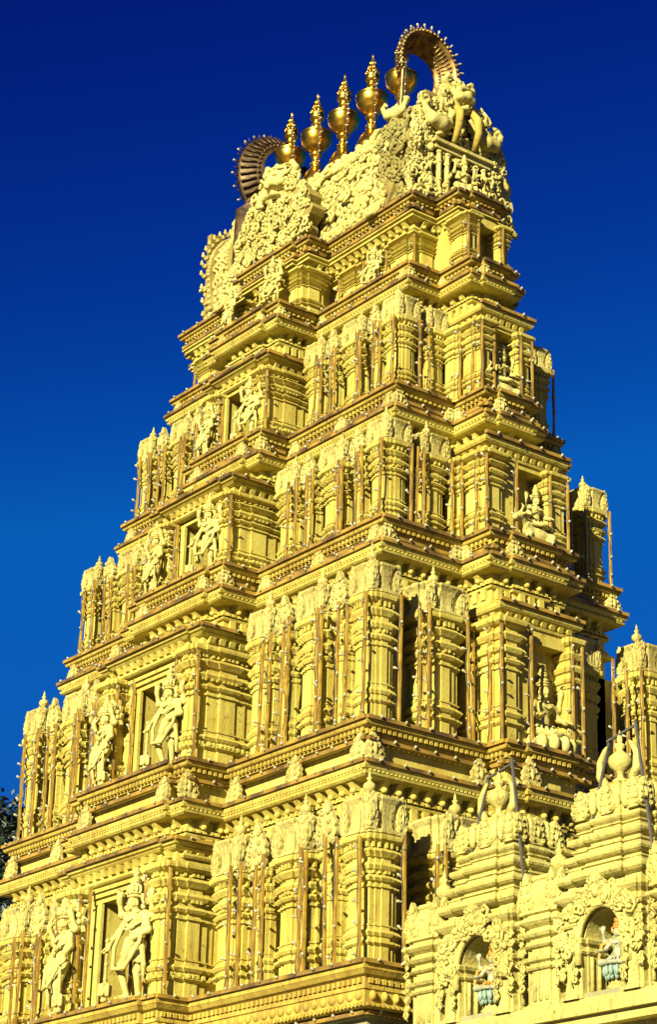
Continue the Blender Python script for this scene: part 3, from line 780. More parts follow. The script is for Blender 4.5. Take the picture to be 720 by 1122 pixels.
# carved face of the right gable and of the left one
for sx in (-1, 1):
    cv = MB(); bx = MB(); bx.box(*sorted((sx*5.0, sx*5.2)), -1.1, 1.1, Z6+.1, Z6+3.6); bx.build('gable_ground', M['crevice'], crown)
    def face(r):
        while True:
            y = r.uniform(-1.75, 1.75); z = r.uniform(.1, 3.7)
            if abs(y) < 1.85-.30*z+.0 and not (abs(y) < .42 and z < 1.5): break
        return Vector((sx*(5.18+r.uniform(0, .15)), y, Z6+z)), Vector((0, sx, 0)), Vector((0, 0, 1)), Vector((sx, 0, 0))
    if sx > 0: carve(cv, face, 210, .27, 21+sx)
    for sy in ((-1, 1) if sx > 0 else (1,)):             # leafy flanks left and right of the gable
        if sy > 0: leaf(cv, (sx*4.8, sy*1.38), (0, sx), (sx, 0), 1.15, 3.2, Z6+.12, .35, 5, boss=False)
        def flank(r):
            z = r.uniform(.1, 3.2); y = sy*(1.2+r.uniform(-.3, .62)*(1-z/4.6))
            return Vector((sx*(5.15+r.uniform(0, .15)), y, Z6+z)), Vector((0, sx, 0)), Vector((0, 0, 1)), Vector((sx, 0, 0))
        if sx > 0: carve(cv, flank, 110, .27, 31+sy)
        def side(r):
            z = r.uniform(.1, 3.0)
            return Vector((sx*r.uniform(3.6, 5.15), -1.27+.09*max(0, z-2)**2-.05*r.random(), Z6+z)), Vector((1, 0, 0)), Vector((0, 0, 1)), Vector((0, -1, 0))
        if sx > 0: carve(cv, side, 150, .28, 41)
        # slim columns of the shrine front
        for yy in (.5, .78):
            cv.tube([(sx*5.40, sy*yy, Z6+.1), (sx*5.40, sy*yy, Z6+1.7)], .075, 7)
            for zz in (.25, .8, 1.35, 1.65): cv.blob((sx*5.40, sy*yy, Z6+zz), (.11, .11, .07), 7, 4)
    cv.box(*sorted((sx*5.15, sx*5.5)), -.95, .95, Z6+1.72, Z6+1.86)
    cv.box(*sorted((sx*5.15, sx*5.6)), -1.05, 1.05, Z6+1.86, Z6+1.95)
    cv.build('gable_carving', M['statue'], crown)

# lion masks
def lion(name, loc, rot, s, parent):
    d = SDF(.05)
    d.ell((0,0,0), (.44,.34,.42)); d.ell((0,-.30,-.06), (.26,.24,.16)); d.ell((0,-.46,.02), (.12,.10,.08))
    for e in (-1, 1):
        d.ell((e*.19,-.29,.14), (.11,.10,.10), .02); d.cap((e*.05,-.34,.26), (e*.34,-.26,.30), .06, .05)
        d.ell((e*.18,-.34,-.10), (.15,.16,.12)); d.cap((e*.14,-.42,-.16), (e*.15,-.42,-.36), .045, .015, .01)
        d.chain([(e*.34,0,.30),(e*.50,-.02,.48),(e*.42,-.08,.66),(e*.30,-.1,.60)], [.12,.10,.07,.05])
        d.ell((e*.46,-.04,.12), (.11,.08,.16)); d.chain([(e*.40,-.05,-.15),(e*.62,-.08,-.28),(e*.66,-.1,-.50),(e*.52,-.14,-.56)], [.15,.12,.09,.06])
        for i in range(5):
            a = .5+i*.55; d.ell((e*.56*math.sin(a), .06, .54*math.cos(a)), (.13,.12,.13), .03)
    d.cut((0,-.45,-.26), (.17,.30,.085)); d.ell((0,-.26,-.42), (.20,.20,.085), .03); d.ell((0,-.36,-.36), (.09,.14,.03), .02)
    for i in range(3): d.ell(((i-1)*.16, -.02, .52+.05*(i == 1)), (.10,.10,.15), .03)
    o = d.build(name, M['statue'], .030, parent, s); o.location = loc; o.rotation_euler = (0, 0, rot); return o
lion('lion_mask', (5.25, 0, Z6+3.62), PI/2, .98, crown)
lion('lion_mask', (-4.6, 0, Z6+3.5), -PI/2, 1.0, crown)
lion('lion_mask', (.15, -2.2, Z6+2.45), .35, 1.0, crown)
# central front gable under its lion
ng = MB(); nz = MB(); b5 = -(T[5][2]+T[5][4])
leaf(ng, (0, b5+.55), (1, 0), (0, -1), 3.0, 3.1, Z6+.12, .45, 2, boss=False)
def nfront(r):
    while True:
        x = r.uniform(-1.9, 1.9); z = r.uniform(.3, 3.1)
        if abs(x) < 1.9*(1-(z/3.6)**2): break
    return Vector((x, b5+.2+.12*z/3-r.uniform(0, .2), Z6+z)), Vector((1, 0, 0)), Vector((0, 0, 1)), Vector((0, -1, 0))
carve(nz, nfront, 300, .25, 51)
for x0 in (-3.0, 3.0):                                 # pearled medallions beside it
    c, u, v, nn = vfront(x0, .30); md = MB()
    for i in range(22):
        a = i*2*PI/22; q = c+u*math.cos(a)*.42+v*math.sin(a)*.72+nn*.12; md.blob(q, (.085,)*3, 6, 4)
    md.blob(c+nn*.04, (.36, .16, .62), 10, 6); md.build('medallion', M['statue'], crown)
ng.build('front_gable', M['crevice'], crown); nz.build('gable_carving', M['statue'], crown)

# sea monsters with curled trunks flanking the gable lions
def makara(loc, rot, s, flip=1):
    d = SDF(.05)
    d.chain([(.55*flip,.05,.32),(.42*flip,0,.02),(.1*flip,-.05,-.12),(-.28*flip,-.05,-.06),(-.52*flip,0,.2)], [.10,.20,.27,.24,.13])
    d.chain([(-.52*flip,0,.2),(-.62*flip,0,.42),(-.48*flip,-.02,.58),(-.36*flip,-.02,.48)], [.13,.10,.08,.05])
    d.ell((-.40*flip,-.12,.14), (.07,.07,.07), .01)
    d.chain([(.55*flip,.05,.32),(.66*flip,.05,.55),(.52*flip,.02,.70)], [.12,.14,.05])
    d.ell((.1*flip,-.12,.12), (.22,.12,.14)); d.ell((.22*flip,-.1,.26), (.10,.09,.10)); d.cap((.1*flip,-.2,.05), (-.15*flip,-.26,.1), .05)
    o = d.build('makara', M['statue'], .03, crown, s); o.location = loc; o.rotation_euler = (0, 0, rot); return o
makara((5.5, .85, Z6+2.55), PI/2, .78, -1); makara((5.5, -.88, Z6+2.55), PI/2, .78, 1)
makara((-4.75, -.35, Z6+3.75), -.3, .62, 1); makara((4.1, -1.3, Z6+3.3), .3, .6, 1)
tk = MB()
for y in (-.28, .26):
    tk.tube([(5.55, y, Z6+3.2), (5.75, y*1.15, Z6+2.9), (5.75, y*1.3, Z6+2.5), (5.55, y*1.3, Z6+2.05)], [.10, .12, .11, .08], 8)
tk.build('tusk', M['trim'], crown)

# gilt horseshoe arches over both ends of the ridge
for sx in (-1, 1):
    g = MB(); xs = 3.45 if sx > 0 else 2.75; A0, A1 = (-22, 202) if sx > 0 else (-42, 222); N = 60; LEG = 2.2 if sx > 0 else 1.5; KR = 1.0 if sx > 0 else 1.3; CZ = 5.35 if sx > 0 else 4.95
    def ring(R, x, leg):
        R *= KR; P = [(sx*x, R*1.02, Z6+leg), (sx*x, R*.99, Z6+max(leg+.4, 3.6))]
        for i in range(N+1):
            a = math.radians(A0+(A1-A0)*i/N); P.append((sx*x, R*math.cos(a), Z6+CZ+R*1.12*math.sin(a)))
        P.append((sx*x, -R*.99, Z6+max(leg+.4, 3.6))); P.append((sx*x, -R*1.02, Z6+leg)); return P
    rows = [ring(.62, xs, LEG), ring(.60, xs+.10, LEG), ring(.70, xs+.16, LEG), ring(.72, xs+.24, LEG), ring(.95, xs+.52, LEG), ring(.97, xs+.60, LEG), ring(1.05, xs+.62, LEG), ring(1.06, xs+.52, LEG), ring(1.00, xs+.44, LEG), ring(.72, xs+.06, LEG), ring(.62, xs, LEG)]
    V = [p for r in rows for p in r]; n = len(rows[0]); F = []
    for q in range(len(rows)-1):
        for i in range(n-1):
            f = (q*n+i, q*n+i+1, (q+1)*n+i+1, (q+1)*n+i); F.append(f if sx < 0 else f[::-1])
    g.add(V, F, True)
    for i in range(N+1):
        if i % 2 == 0:
            a = math.radians(A0+(A1-A0)*i/N); c, s_ = KR*math.cos(a), KR*math.sin(a)
            g.blob((sx*(xs+.20), .70*c, Z6+CZ+.78*s_), (.06,)*3, 6, 4)
            g.blob((sx*(xs+.63), 1.02*c, Z6+CZ+1.14*s_), (.055,)*3, 6, 4)
            g.tube([(sx*(xs+.56), 1.05*c, Z6+CZ+1.17*s_), (sx*(xs+.56), 1.17*c, Z6+CZ+1.32*s_)], [.035, .006], 5)
            g.tube([(sx*(xs+.25), .74*c, Z6+CZ+.83*s_), (sx*(xs+.50), .93*c, Z6+CZ+1.04*s_)], [.03, .03], 5)
            g.tube([(sx*(xs+.10), .80*c, Z6+CZ+.90*s_), (sx*(xs+.44), 1.06*c, Z6+CZ+1.19*s_)], [.035, .035], 5); g.blob((sx*(xs+.06), .74*c, Z6+CZ+.83*s_), (.06,)*3, 6, 4)
    ar = g.build('ridge_arch', M['copper' if sx > 0 else 'copper_shaded'], crown)
    for i in range(17):
        a = math.radians(A0+(A1-A0)*(i+.5)/17); c, s_ = KR*math.cos(a), KR*math.sin(a)
        e = bpy.data.objects.new('bulb', BULB); COL.objects.link(e); e.parent = crown
        e.location = (sx*(xs+.66), 1.12*c, Z6+CZ+1.25*s_); e.rotation_euler = (a-PI/2, 0, 0)

LOW = [(0,0),(.46,0),(.50,.08),(.48,.2),(.44,.3),(.46,.33),(.46,.4),(.42,.50),(.36,.68),(.26,.84),(.17,.94),(.13,1.02),(.18,1.07),(.18,1.12),(.12,1.17),(.11,1.34),(.19,1.39),(.19,1.44),(.13,1.52)]
KAL = [(.13,.92),(.19,.98),(.33,1.06),(.33,1.09),(.43,1.18),(.45,1.30),(.48,1.41),(.48,1.46),(.44,1.48),(.46,1.51),(.47,1.54),(.37,1.59),(.23,1.63),(.14,1.66),
       (.12,1.72),(.12,1.84),(.17,1.88),(.17,1.91),(.12,1.95),(.15,2.0),(.21,2.06),(.225,2.12),(.19,2.18),(.21,2.21),(.17,2.30),(.13,2.45),(.085,2.62),(.045,2.78),(.03,2.86),(.04,2.89),(.02,2.95),(0,3.02)]
KL = ['leftmost gilt pot finial, half hidden beside the left gilt arch', 'gilt pot finial second from the left on the tower ridge', 'middle gilt pot finial of the five on the ridge', 'gilt pot finial second from the right on the ridge', 'rightmost gilt pot finial, standing inside the right gilt arch']
for i, x in enumerate((-2.55, -1.24, .08, 1.42, 2.78)):
    e = empty('gilt_pot_finial', (x, 0, Z6+3.58), KL[i], 'finial', 'gilt pot finials along the ridge')
    a = MB(); a.lathe((0,0,0), LOW, 24); a.build('base_bell', M['gold'], e)
    a = MB(); a.lathe((0,0,.6), KAL[:14], 28); a.build('pot', M['gold'], e)
    a = MB(); a.lathe((0,0,.6), KAL[13:], 20)
    for q in range(12):
        for j in range(3):
            an = q*PI/6; rr = (.19, .13, .08)[j]; a.blob((rr*math.cos(an), rr*math.sin(an), 2.9+.17*j), (.035, .035, .07), 5, 4)
    a.build('bud_spire', M['gold'], e)
    w = MB(); W = [(.06,-.02,3.5),(.24,-.10,2.9),(.30,-.14,2.6),(.50,-.22,2.0),(.34,-.16,1.55),(.42,-.2,.5)]; w.tube(W, .012, 4); w.build('lamp_wire', M['iron'], e)
    for q in range(len(W)-1):
        for f in (.2, .55, .9):
            p = Vector(W[q])*(1-f)+Vector(W[q+1])*f
            bl = bpy.data.objects.new('bulb', BULB); COL.objects.link(bl); bl.parent = e; bl.location = p; bl.rotation_euler = (random.uniform(1, 2), 0, random.uniform(0, 2)); bl.scale = (.8,)*3
# ------------------------------------------------------------------ stucco statues
def face(d, c, r, k=.012):
    x, y, z = c
    d.ell(c, (r*.82, r*.92, r*1.08)); d.ell((x, y-r*.9, z-r*.12), (r*.14, r*.22, r*.26), k)        # nose
    d.ell((x, y-r*.80, z-r*.50), (r*.28, r*.14, r*.10), k); d.ell((x, y-r*.62, z-r*.86), (r*.3, r*.3, r*.2), k)
    for e in (-1, 1):
        d.ell((x+e*r*.34, y-r*.80, z+r*.06), (r*.17, r*.12, r*.10), k); d.cap((x+e*r*.14, y-r*.86, z+r*.26), (x+e*r*.56, y-r*.68, z+r*.24), r*.08, r*.06, k)
        d.ell((x+e*r*.86, y, z-r*.1), (r*.14, r*.24, r*.42), k); d.ell((x+e*r*.5, y-r*.5, z-r*.36), (r*.3, r*.3, r*.3), .03)
def hand(d, wrist, palm, fdir, spread, s=1.0, curl=.5):
    """palm with four separate curled fingers and a thumb leaving its side"""
    w, p, f, sp = (np.array(v, float) for v in (wrist, palm, fdir, spread))
    f = f/np.linalg.norm(f); sp = sp/np.linalg.norm(sp); nrm = np.cross(f, sp)
    d.cap(w, p, .040*s, .046*s)
    for i, l in enumerate((.085, .10, .095, .075)):
        b = p+sp*(i-1.5)*.030*s+f*.03*s
        m = b+f*l*.55*s+nrm*.02*curl*s; e = m+f*l*.40*s*(1-curl*.6)+nrm*.06*curl*s
        d.cap(b, m, .017*s, .015*s, .006); d.cap(m, e, .015*s, .011*s, .006)
    t = p-sp*.045*s; d.cap(t, t-sp*.045*s+f*.035*s+nrm*.02*s, .019*s, .016*s, .008); d.cap(t-sp*.045*s+f*.035*s+nrm*.02*s, t-sp*.045*s+f*.085*s+nrm*.05*s, .016*s, .012*s, .006)
def strings(d, pts, r): d.chain(pts, [r]*len(pts), .01)

def guardian_meshes(pose):
    d = SDF(.045)
    hip = np.array((.05, 0, .94)); ch = np.array((-.03, -.01, 1.30)); nk = np.array((-.02, -.01, 1.48)); hd = np.array((-.05, -.05, 1.63))
    d.ell(hip, (.175, .135, .14)); d.ell((.02, -.01, 1.10), (.145, .115, .16)); d.ell(ch, (.195, .135, .17)); d.cap(ch+(0, 0, .12), nk, .085, .06); d.cap(nk, hd, .058, .06)
    for e in (-1, 1): d.ell(ch+(e*.085, -.10, .05), (.085, .05, .07)); d.ell(ch+(e*.19, 0, .12), (.075, .075, .07))
    face(d, tuple(hd), .115)
    if pose == 0:      # standing, one leg crossed in front
        d.chain([(.13,0,.92),(.155,-.05,.50),(.13,.02,.09)], [.105,.072,.042]); d.chain([(.13,.03,.06),(.15,-.17,.035)], [.045,.035])
        d.chain([(-.05,-.02,.92),(-.15,-.17,.54),(-.02,-.10,.12)], [.105,.075,.045]); d.chain([(-.02,-.10,.08),(-.08,-.26,.035)], [.045,.035])
    else:              # dancing, one knee lifted sideways
        d.chain([(.13,0,.92),(.15,-.07,.49),(.10,.02,.09)], [.105,.072,.045]); d.chain([(.10,.03,.06),(.14,-.17,.035)], [.045,.035])
        d.chain([(-.05,-.03,.92),(-.42,-.15,.80),(-.25,-.12,.42)], [.105,.075,.048]); d.chain([(-.25,-.12,.40),(-.20,-.26,.36)], [.045,.035])
    d.chain([(-.21,0,1.42),(-.38,-.06,1.17),(-.42,-.20,.99)], [.070,.056,.040]); hand(d, (-.42,-.20,.99), (-.425,-.22,.93), (.0,-.15,-1), (1,-.3,0), 1.25, .6)
    d.chain([(-.20,.03,1.45),(-.42,.0,1.47),(-.40,-.08,1.70)], [.066,.055,.040]); hand(d, (-.40,-.08,1.70), (-.385,-.09,1.76), (.15,-.1,1), (-1,0,0), 1.25, .45)
    d.chain([(.20,.03,1.43),(.42,.02,1.38),(.44,-.08,1.62)], [.066,.055,.040]); hand(d, (.44,-.08,1.62), (.445,-.09,1.68), (-.1,-.1,1), (1,0,0), 1.25, .45)
    d.chain([(.20,0,1.40),(.36,-.03,1.14),(.22,-.17,1.03)], [.070,.056,.040]); hand(d, (.22,-.17,1.03), (.17,-.185,1.01), (-1,-.1,-.15), (0,0,1), 1.2, .4)
    return d
def skirt_sdf(pose):
    d = SDF(.03)
    for i in range(11):
        a = -PI*.9+PI*.8*i/10; d.cap((.05+.18*math.cos(a), .14*math.sin(a), .97), (.06+.22*math.cos(a), .18*math.sin(a)-.02, .66+.05*math.sin(3*a)), .032, .02)
    d.chain([(-.14,-.06,1.0),(.04,-.165,.985),(.22,-.06,1.0)], [.045,.05,.045])
    d.chain([(.04,-.19,.97),(.05,-.24,.72),(.03,-.22,.45)], [.055,.06,.025]); d.ell((.04,-.20,.97), (.06,.04,.05))
    d.chain([(.2,-.05,.96),(.34,-.12,.84),(.38,-.1,.55),(.36,-.08,.3)], [.04,.045,.04,.02]); d.chain([(-.1,-.14,.96),(-.02,-.24,.76),(.16,-.18,.92)], [.025,.03,.025])
    return d
def jewels():
    d = SDF(.012)
    for r, z, y in ((.10, 1.44, -.10), (.15, 1.36, -.155), (.19, 1.22, -.15)):
        d.chain([(-.02-r, y+.08, z+.06), (-.02-r*.6, y-.01, z-.02), (-.02, y-.03, z-.06), (-.02+r*.6, y-.01, z-.02), (-.02+r, y+.08, z+.06)], [.018]*5)
    d.chain([(-.2,-.1,1.36),(-.02,-.16,1.18),(.14,-.14,1.02)], [.014]*3)
    for p in ((-.31,-.04,1.27), (.30,-.02,1.24), (-.34,.0,1.46), (.34,.02,1.40)): d.ell(p, (.075,.07,.035))
    d.chain([(-.26,-.02,1.38),(-.30,-.20,.9),(-.12,-.34,.5),(.12,-.3,.5),(.32,-.18,.9),(.24,-.02,1.36)], [.03,.034,.036,.036,.034,.03])   # long garland
    return d
def crown_sdf():
    d = SDF(.015); c = (-.05, -.03)
    for r, z, h in ((.135, 1.73, .035), (.145, 1.78, .03), (.12, 1.84, .045), (.10, 1.92, .045), (.105, 1.97, .025), (.08, 2.03, .05), (.06, 2.12, .05), (.035, 2.2, .05)):
        d.ell((c[0], c[1], z), (r, r, h))
    for i in range(7):
        a = -PI+PI*i/6; d.ell((c[0]+.13*math.cos(a), c[1]+.13*math.sin(a), 1.85), (.035,.03,.075), .008)
    for e in (-1, 1): d.ell((c[0]+e*.17, .02, 1.70), (.05,.05,.09)); d.ell((c[0]+e*.2, .0, 1.56), (.055,.045,.055))
    return d
def mace_sdf():
    d = SDF(.015)
    d.cap((-.42,-.25,.97), (-.42,-.25,.24), .022, .03); d.ell((-.42,-.25,.20), (.105,.105,.13)); d.ell((-.42,-.25,.04), (.06,.06,.05))
    for i in range(6): a = i*PI/3; d.cap((-.42+.09*math.cos(a), -.25+.09*math.sin(a), .12), (-.42+.09*math.cos(a), -.25+.09*math.sin(a), .28), .03, .03, .005)
    for z in (.9, .62, .38): d.ell((-.42,-.25,z), (.04,.04,.03))
    d.ell((-.42,-.25,1.01), (.045,.045,.045))
    return d
def halo_mb():
    m = MB(); N = 40
    out = []
    for i in range(N+1):
        a = -.35+(PI+.7)*i/N; r = .44+.05*math.cos(i*PI/2)
        out.append((r*math.cos(a), r*1.15*math.sin(a)))
    m.plate(out, (-.04, .16, 1.62), (1, 0, 0), (0, 0, 1), .06)
    for i in range(15):
        a = -.3+(PI+.6)*i/14; m.blob((-.04+.37*math.cos(a), .06, 1.62+.43*math.sin(a)), (.06, .06, .06), 6, 4)
    return m
PROT = {}
for pose in (0, 1):
    e = bpy.data.objects.new('guardian_statue', None)
    body = guardian_meshes(pose).build('body', M['statue'], .0155)
    sk = skirt_sdf(pose).build('skirt', M['statue'], .014); jw = jewels().build('garland', M['statue'], .012)
    cw = crown_sdf().build('crown', M['statue'], .014); mc = mace_sdf().build('mace', M['statue'], .014); hl = halo_mb().build('halo', M['statue'])
    pl = MB(); pl.lathe((0,-.05,0), [(0,.0),(.40,.0),(.42,.03),(.36,.05),(.40,.08),(.36,.10),(0,.10)], 20, 1.15, .85, False); ped = pl.build('pedestal', M['trim'])
    kids = [body, sk, jw, cw, mc, hl, ped]
    for o in kids: COL.objects.unlink(o)
    PROT[pose] = kids
def place_statue(kids, name, loc, s, label, cat, group=None, mirror=False, rot=0, tilt=0):
    e = empty(name, loc, label, cat, group); e.rotation_euler = (0, tilt, rot); e.scale = (-s if mirror else s, s, s)
    for c in kids:
        q = c.copy(); COL.objects.link(q); q.parent = e
        if c.name.split('.')[0] != 'pedestal' and any(x.name.startswith('pedestal') for x in kids): q.location = (0, 0, .09)
    return e
GX = [(1.22, -1.90), (1.24, -1.62), (1.0, -1.42), (.85, -1.12), (.95, -1.0)]
GS = [1.40, 1.16, 1.0, .88, .76]
GL = [('with one arm raised', 'with crossed legs'), ('beside the dark doorway', 'leaning outward'), ('with a lifted knee', 'half hidden by its neighbour turret'), ('kicking up one leg', 'standing tall before the eave'), ('under the crown cornice', 'next to the left end gable')]
for k in range(5):
    z0, a, b, w, p, u, q = T[k]
    for j, sx in enumerate((1, -1)):
        x = GX[k][j]; y = -(b+p-.36*(1, .92, .84, .78, .72)[k])
        pose = 0 if k in (0, 1) else (1 if (k in (3,) and sx > 0) or (k == 2) or (k == 4 and sx > 0) else 0)
        lab = 'stucco guardian on the %s of the %s storey doorway, %s' % ('right' if sx > 0 else 'left', STO[k], GL[k][j])
        place_statue(PROT[pose], 'guardian_statue', (x, y, z0+.02), GS[k], lab, 'statue', 'stucco door guardians', mirror=sx < 0, rot=.10*sx, tilt=.05*(-1 if sx < 0 else .3))

# seated deities on the right flank
def seated(scale=1.0):
    d = SDF(.05)
    d.ell((0,0,.17), (.30,.22,.15)); d.ell((0,.02,.42), (.17,.135,.2)); d.ell((0,.0,.66), (.2,.14,.16)); d.cap((0,0,.78), (0,-.02,.92), .07, .06); face(d, (0,-.04,1.0), .125)
    for e in (-1, 1):
        d.chain([(e*.14,-.04,.16),(e*.46,-.16,.14),(e*.10,-.36,.10)], [.12,.10,.06]); d.ell((e*.02,-.40,.10), (.13,.06,.05)); d.ell((e*.09,-.11,.70), (.085,.05,.07))
        d.chain([(e*.21,0,.76),(e*.36,-.06,.52),(e*.34,-.26,.42)], [.072,.06,.042]); hand(d, (e*.34,-.26,.42), (e*.34,-.30,.41), (0,-1,-.1), (-e,0,.2), 1.3, .5)
        d.chain([(e*.2,.04,.78),(e*.43,.02,.74),(e*.42,-.06,1.0)], [.066,.056,.042]); hand(d, (e*.42,-.06,1.0), (e*.42,-.07,1.06), (0,-.1,1), (-e,0,0), 1.3, .5)
    return d
def seat_crown():
    d = SDF(.015)
    for r, z, h in ((.14,1.11,.035),(.15,1.16,.03),(.125,1.22,.05),(.10,1.31,.05),(.11,1.36,.025),(.08,1.42,.05),(.05,1.50,.05)): d.ell((0,-.02,z), (r,r,h))
    for e in (-1, 1): d.ell((e*.17,.02,1.08), (.05,.05,.1))
    return d
def seat_jewel():
    d = SDF(.012)
    for r, z, y in ((.11,.83,-.10),(.17,.72,-.16)): d.chain([(-r,y+.08,z+.04),(-r*.6,y,z-.03),(0,y-.03,z-.07),(r*.6,y,z-.03),(r,y+.08,z+.04)], [.018]*5)
    for i in range(9): a = -PI*.95+PI*.9*i/8; d.cap((.26*math.cos(a),.20*math.sin(a),.30), (.40*math.cos(a),.34*math.sin(a),.13), .03, .03)
    d.chain([(-.18,-.06,.30),(0,-.17,.27),(.18,-.06,.30)], [.04]*3)
    return d
def lotus(n=13, r=.52, h=.34):
    m = MB(); m.lathe((0,-.08,0), [(0,0),(r*.7,0),(r*.72,.05),(r*.5,.1),(r*.8,h*.7),(r*.8,h),(0,h)], 22, 1.1, .9)
    for i in range(n):
        a = 2*PI*i/n; m.blob((r*.88*1.1*math.cos(a), -.08+r*.88*.9*math.sin(a), h*.62), (.115,.115,h*.5), 7, 5)
        m.blob((r*.66*1.1*math.cos(a+.24), -.08+r*.66*.9*math.sin(a+.24), .05), (.13,.13,.06), 6, 4)
    return m
def halo2():
    m = MB(); N = 36; out = []
    for i in range(N+1):
        a = -.6+(PI+1.2)*i/N; r = .52+.03*math.cos(i*PI/2); out.append((r*math.cos(a), r*1.25*math.sin(a)))
    m.plate(out, (0,.22,.95), (1,0,0), (0,0,1), .07)
    for i in range(19): a = -.5+(PI+1.0)*i/18; m.blob((.46*math.cos(a), .14, .95+.58*math.sin(a)), (.06,.05,.06), 6, 4)
    return m
def bull():
    d = SDF(.06)
    d.ell((0,0,.42), (.55,.26,.28)); d.ell((-.36,0,.56), (.2,.2,.2)); d.chain([(-.45,0,.58),(-.66,-.08,.74),(-.78,-.14,.80)], [.2,.14,.13]); d.chain([(-.78,-.14,.82),(-.98,-.22,.70)], [.125,.085])
    for e in (-1, 1):
        d.chain([(-.76,-.12+e*.09,.92),(-.74,-.12+e*.18,1.05),(-.80,-.13+e*.15,1.14)], [.04,.035,.012],.01); d.ell((-.70,-.12+e*.19,.86), (.05,.09,.035)); d.ell((-.84,-.17+e*.09,.84), (.03,.03,.03), .005)
        d.chain([(-.40,e*.16,.36),(-.62,e*.22,.10),(-.40,e*.24,.07)], [.11,.065,.05]); d.chain([(.36,e*.18,.38),(.22,e*.30,.14),(.48,e*.30,.08)], [.17,.09,.05])
    d.ell((-.90,-.19,.66), (.05,.05,.05)); d.chain([(.52,0,.5),(.64,.02,.3),(.58,.04,.1)], [.05,.03,.04])
    d.chain([(-.5,-.2,.62),(-.58,-.06,.40),(-.5,.18,.62)], [.03]*3)
    return d
bs = seated().build('body', M['statue'], .016); bc = seat_crown().build('crown', M['statue'], .014); bj = seat_jewel().build('garland', M['statue'], .013)
lo = lotus().build('lotus_seat', M['statue']); h2 = halo2().build('halo', M['statue']); bu = bull().build('mount', M['statue'], .022)
for o in (bs, bc, bj, lo, h2, bu): COL.objects.unlink(o)
def deity(loc, s, label, seat, h, rot=PI/2, halo=True, smount=1):
    e = empty('seated_deity_statue', loc, label, 'statue', 'seated stucco deities on the right flank'); e.rotation_euler = (0,0,rot); e.scale = (s,)*3
    for c in (bs, bc, bj)+((h2,) if halo else ()):
        q = c.copy(); COL.objects.link(q); q.parent = e; q.location = (0, .05, h)
    q = seat.copy(); COL.objects.link(q); q.parent = e
    if seat is bu: q.scale = (smount,)*3
    return e
deity((T[1][1]+T[1][6]-.55, .33, T[1][0]+.03), 1.25, 'seated stucco deity on a lotus in the niche on the right flank, second storey', lo, .33)
deity((T[2][1]+T[2][6]-.36, .42, T[2][0]+.03), .80, 'stucco deity riding a kneeling bull on the right flank, third storey', bu, .66, halo=False, smount=1.1)
deity((T[3][1]+T[3][6]-.40, .05, T[3][0]+.03), .78, 'stucco deity seated on a recumbent beast on the right flank, fourth storey', bu, .62, halo=False, smount=1.05)
deity((5.62, -.05, Z6+.33), .78, 'small stucco deity seated in the right end gable below the lion mask', lo, .28, halo=False)
# small crouching bull in the topmost flank niche
q = bu.copy(); q.name = 'bull_statue'; COL.objects.link(q); q.location = (T[4][1]+T[4][6]-.45, 0, T[4][0]+.05); q.rotation_euler = (0,0,PI/2-.6); q.scale = (.55,)*3
tag(q, 'small crouching stucco bull in the niche on the right flank, top storey', 'statue')
# flying figures on the top storey front
for x, mir, lab in ((3.25, False, 'right'), (-3.25, True, 'left')):
    place_statue([c for c in PROT[1] if not c.name.startswith(('pedestal', 'mace', 'halo'))], 'flying_figure_statue', (x, -(T[5][2]-.30), T[4][0]+.08), .70, 'stucco dancing figure between piers %s of the top storey guardians' % lab, 'statue', mirror=mir, tilt=.25 if not mir else -.25)
# ------------------------------------------------------------------ carved parapet of the neighbouring building, right foreground
YF = -4.80; ZB = 9.42
def shrine_pier(mb, x0, x1, y0, y1, z0, z1, s):
    P = redent(x0, x1, y0, y1, .05*s, .2)
    mb.loft(P, [(o*s, z0+z*(z1-z0)) for o, z in [(.08,0),(.08,.03),(.02,.05),(0,.07),(0,.40),(.05,.41),(.08,.43),(.03,.45),(.03,.48),(.10,.50),(.13,.53),(.06,.55),(.0,.56),(0,.64),(.06,.65),(.10,.67),(.04,.69),(.02,.74),(.10,.76),(.15,.79),(.06,.81),(.03,.86),(.12,.89),(.18,.92),(.18,.95),(.08,.97),(.05,1.0)]], capt=True)
    # fluting on the lower shaft
    for a, b, n, l in edges(off(P, 0), 'FR'):
        if l < .3: continue
        t = (b-a)/l
        for i in range(int(l/.16)):
            q = a+t*((i+.5)*l/int(l/.16)); mb.tube([(q[0],q[1],z0+.08*(z1-z0)), (q[0],q[1],z0+.39*(z1-z0))], .045, 6)
    return P
def tassels(mb, x, y, z, h, r):
    zz = z
    while zz > z-h:
        k = r.uniform(.06, .10); q = Vector((x+r.uniform(-.04,.04), y-.02, zz))
        curl(mb, q, Vector((1,0,0)), Vector((0,0,1)), Vector((0,-1,0)), k, k*.36, r.choice((-1, 1)))
        mb.tube([q+Vector((0,0,.06)), q+Vector((r.uniform(-.1,.1),-.06,-.02)), q+Vector((r.uniform(-.06,.06),-.02,-.12))], [.015,.035,.012], 4)
        zz -= r.uniform(.10, .20)
def pot(name, c, s, parent): return finial(name, c, s, parent, M['shrine'])

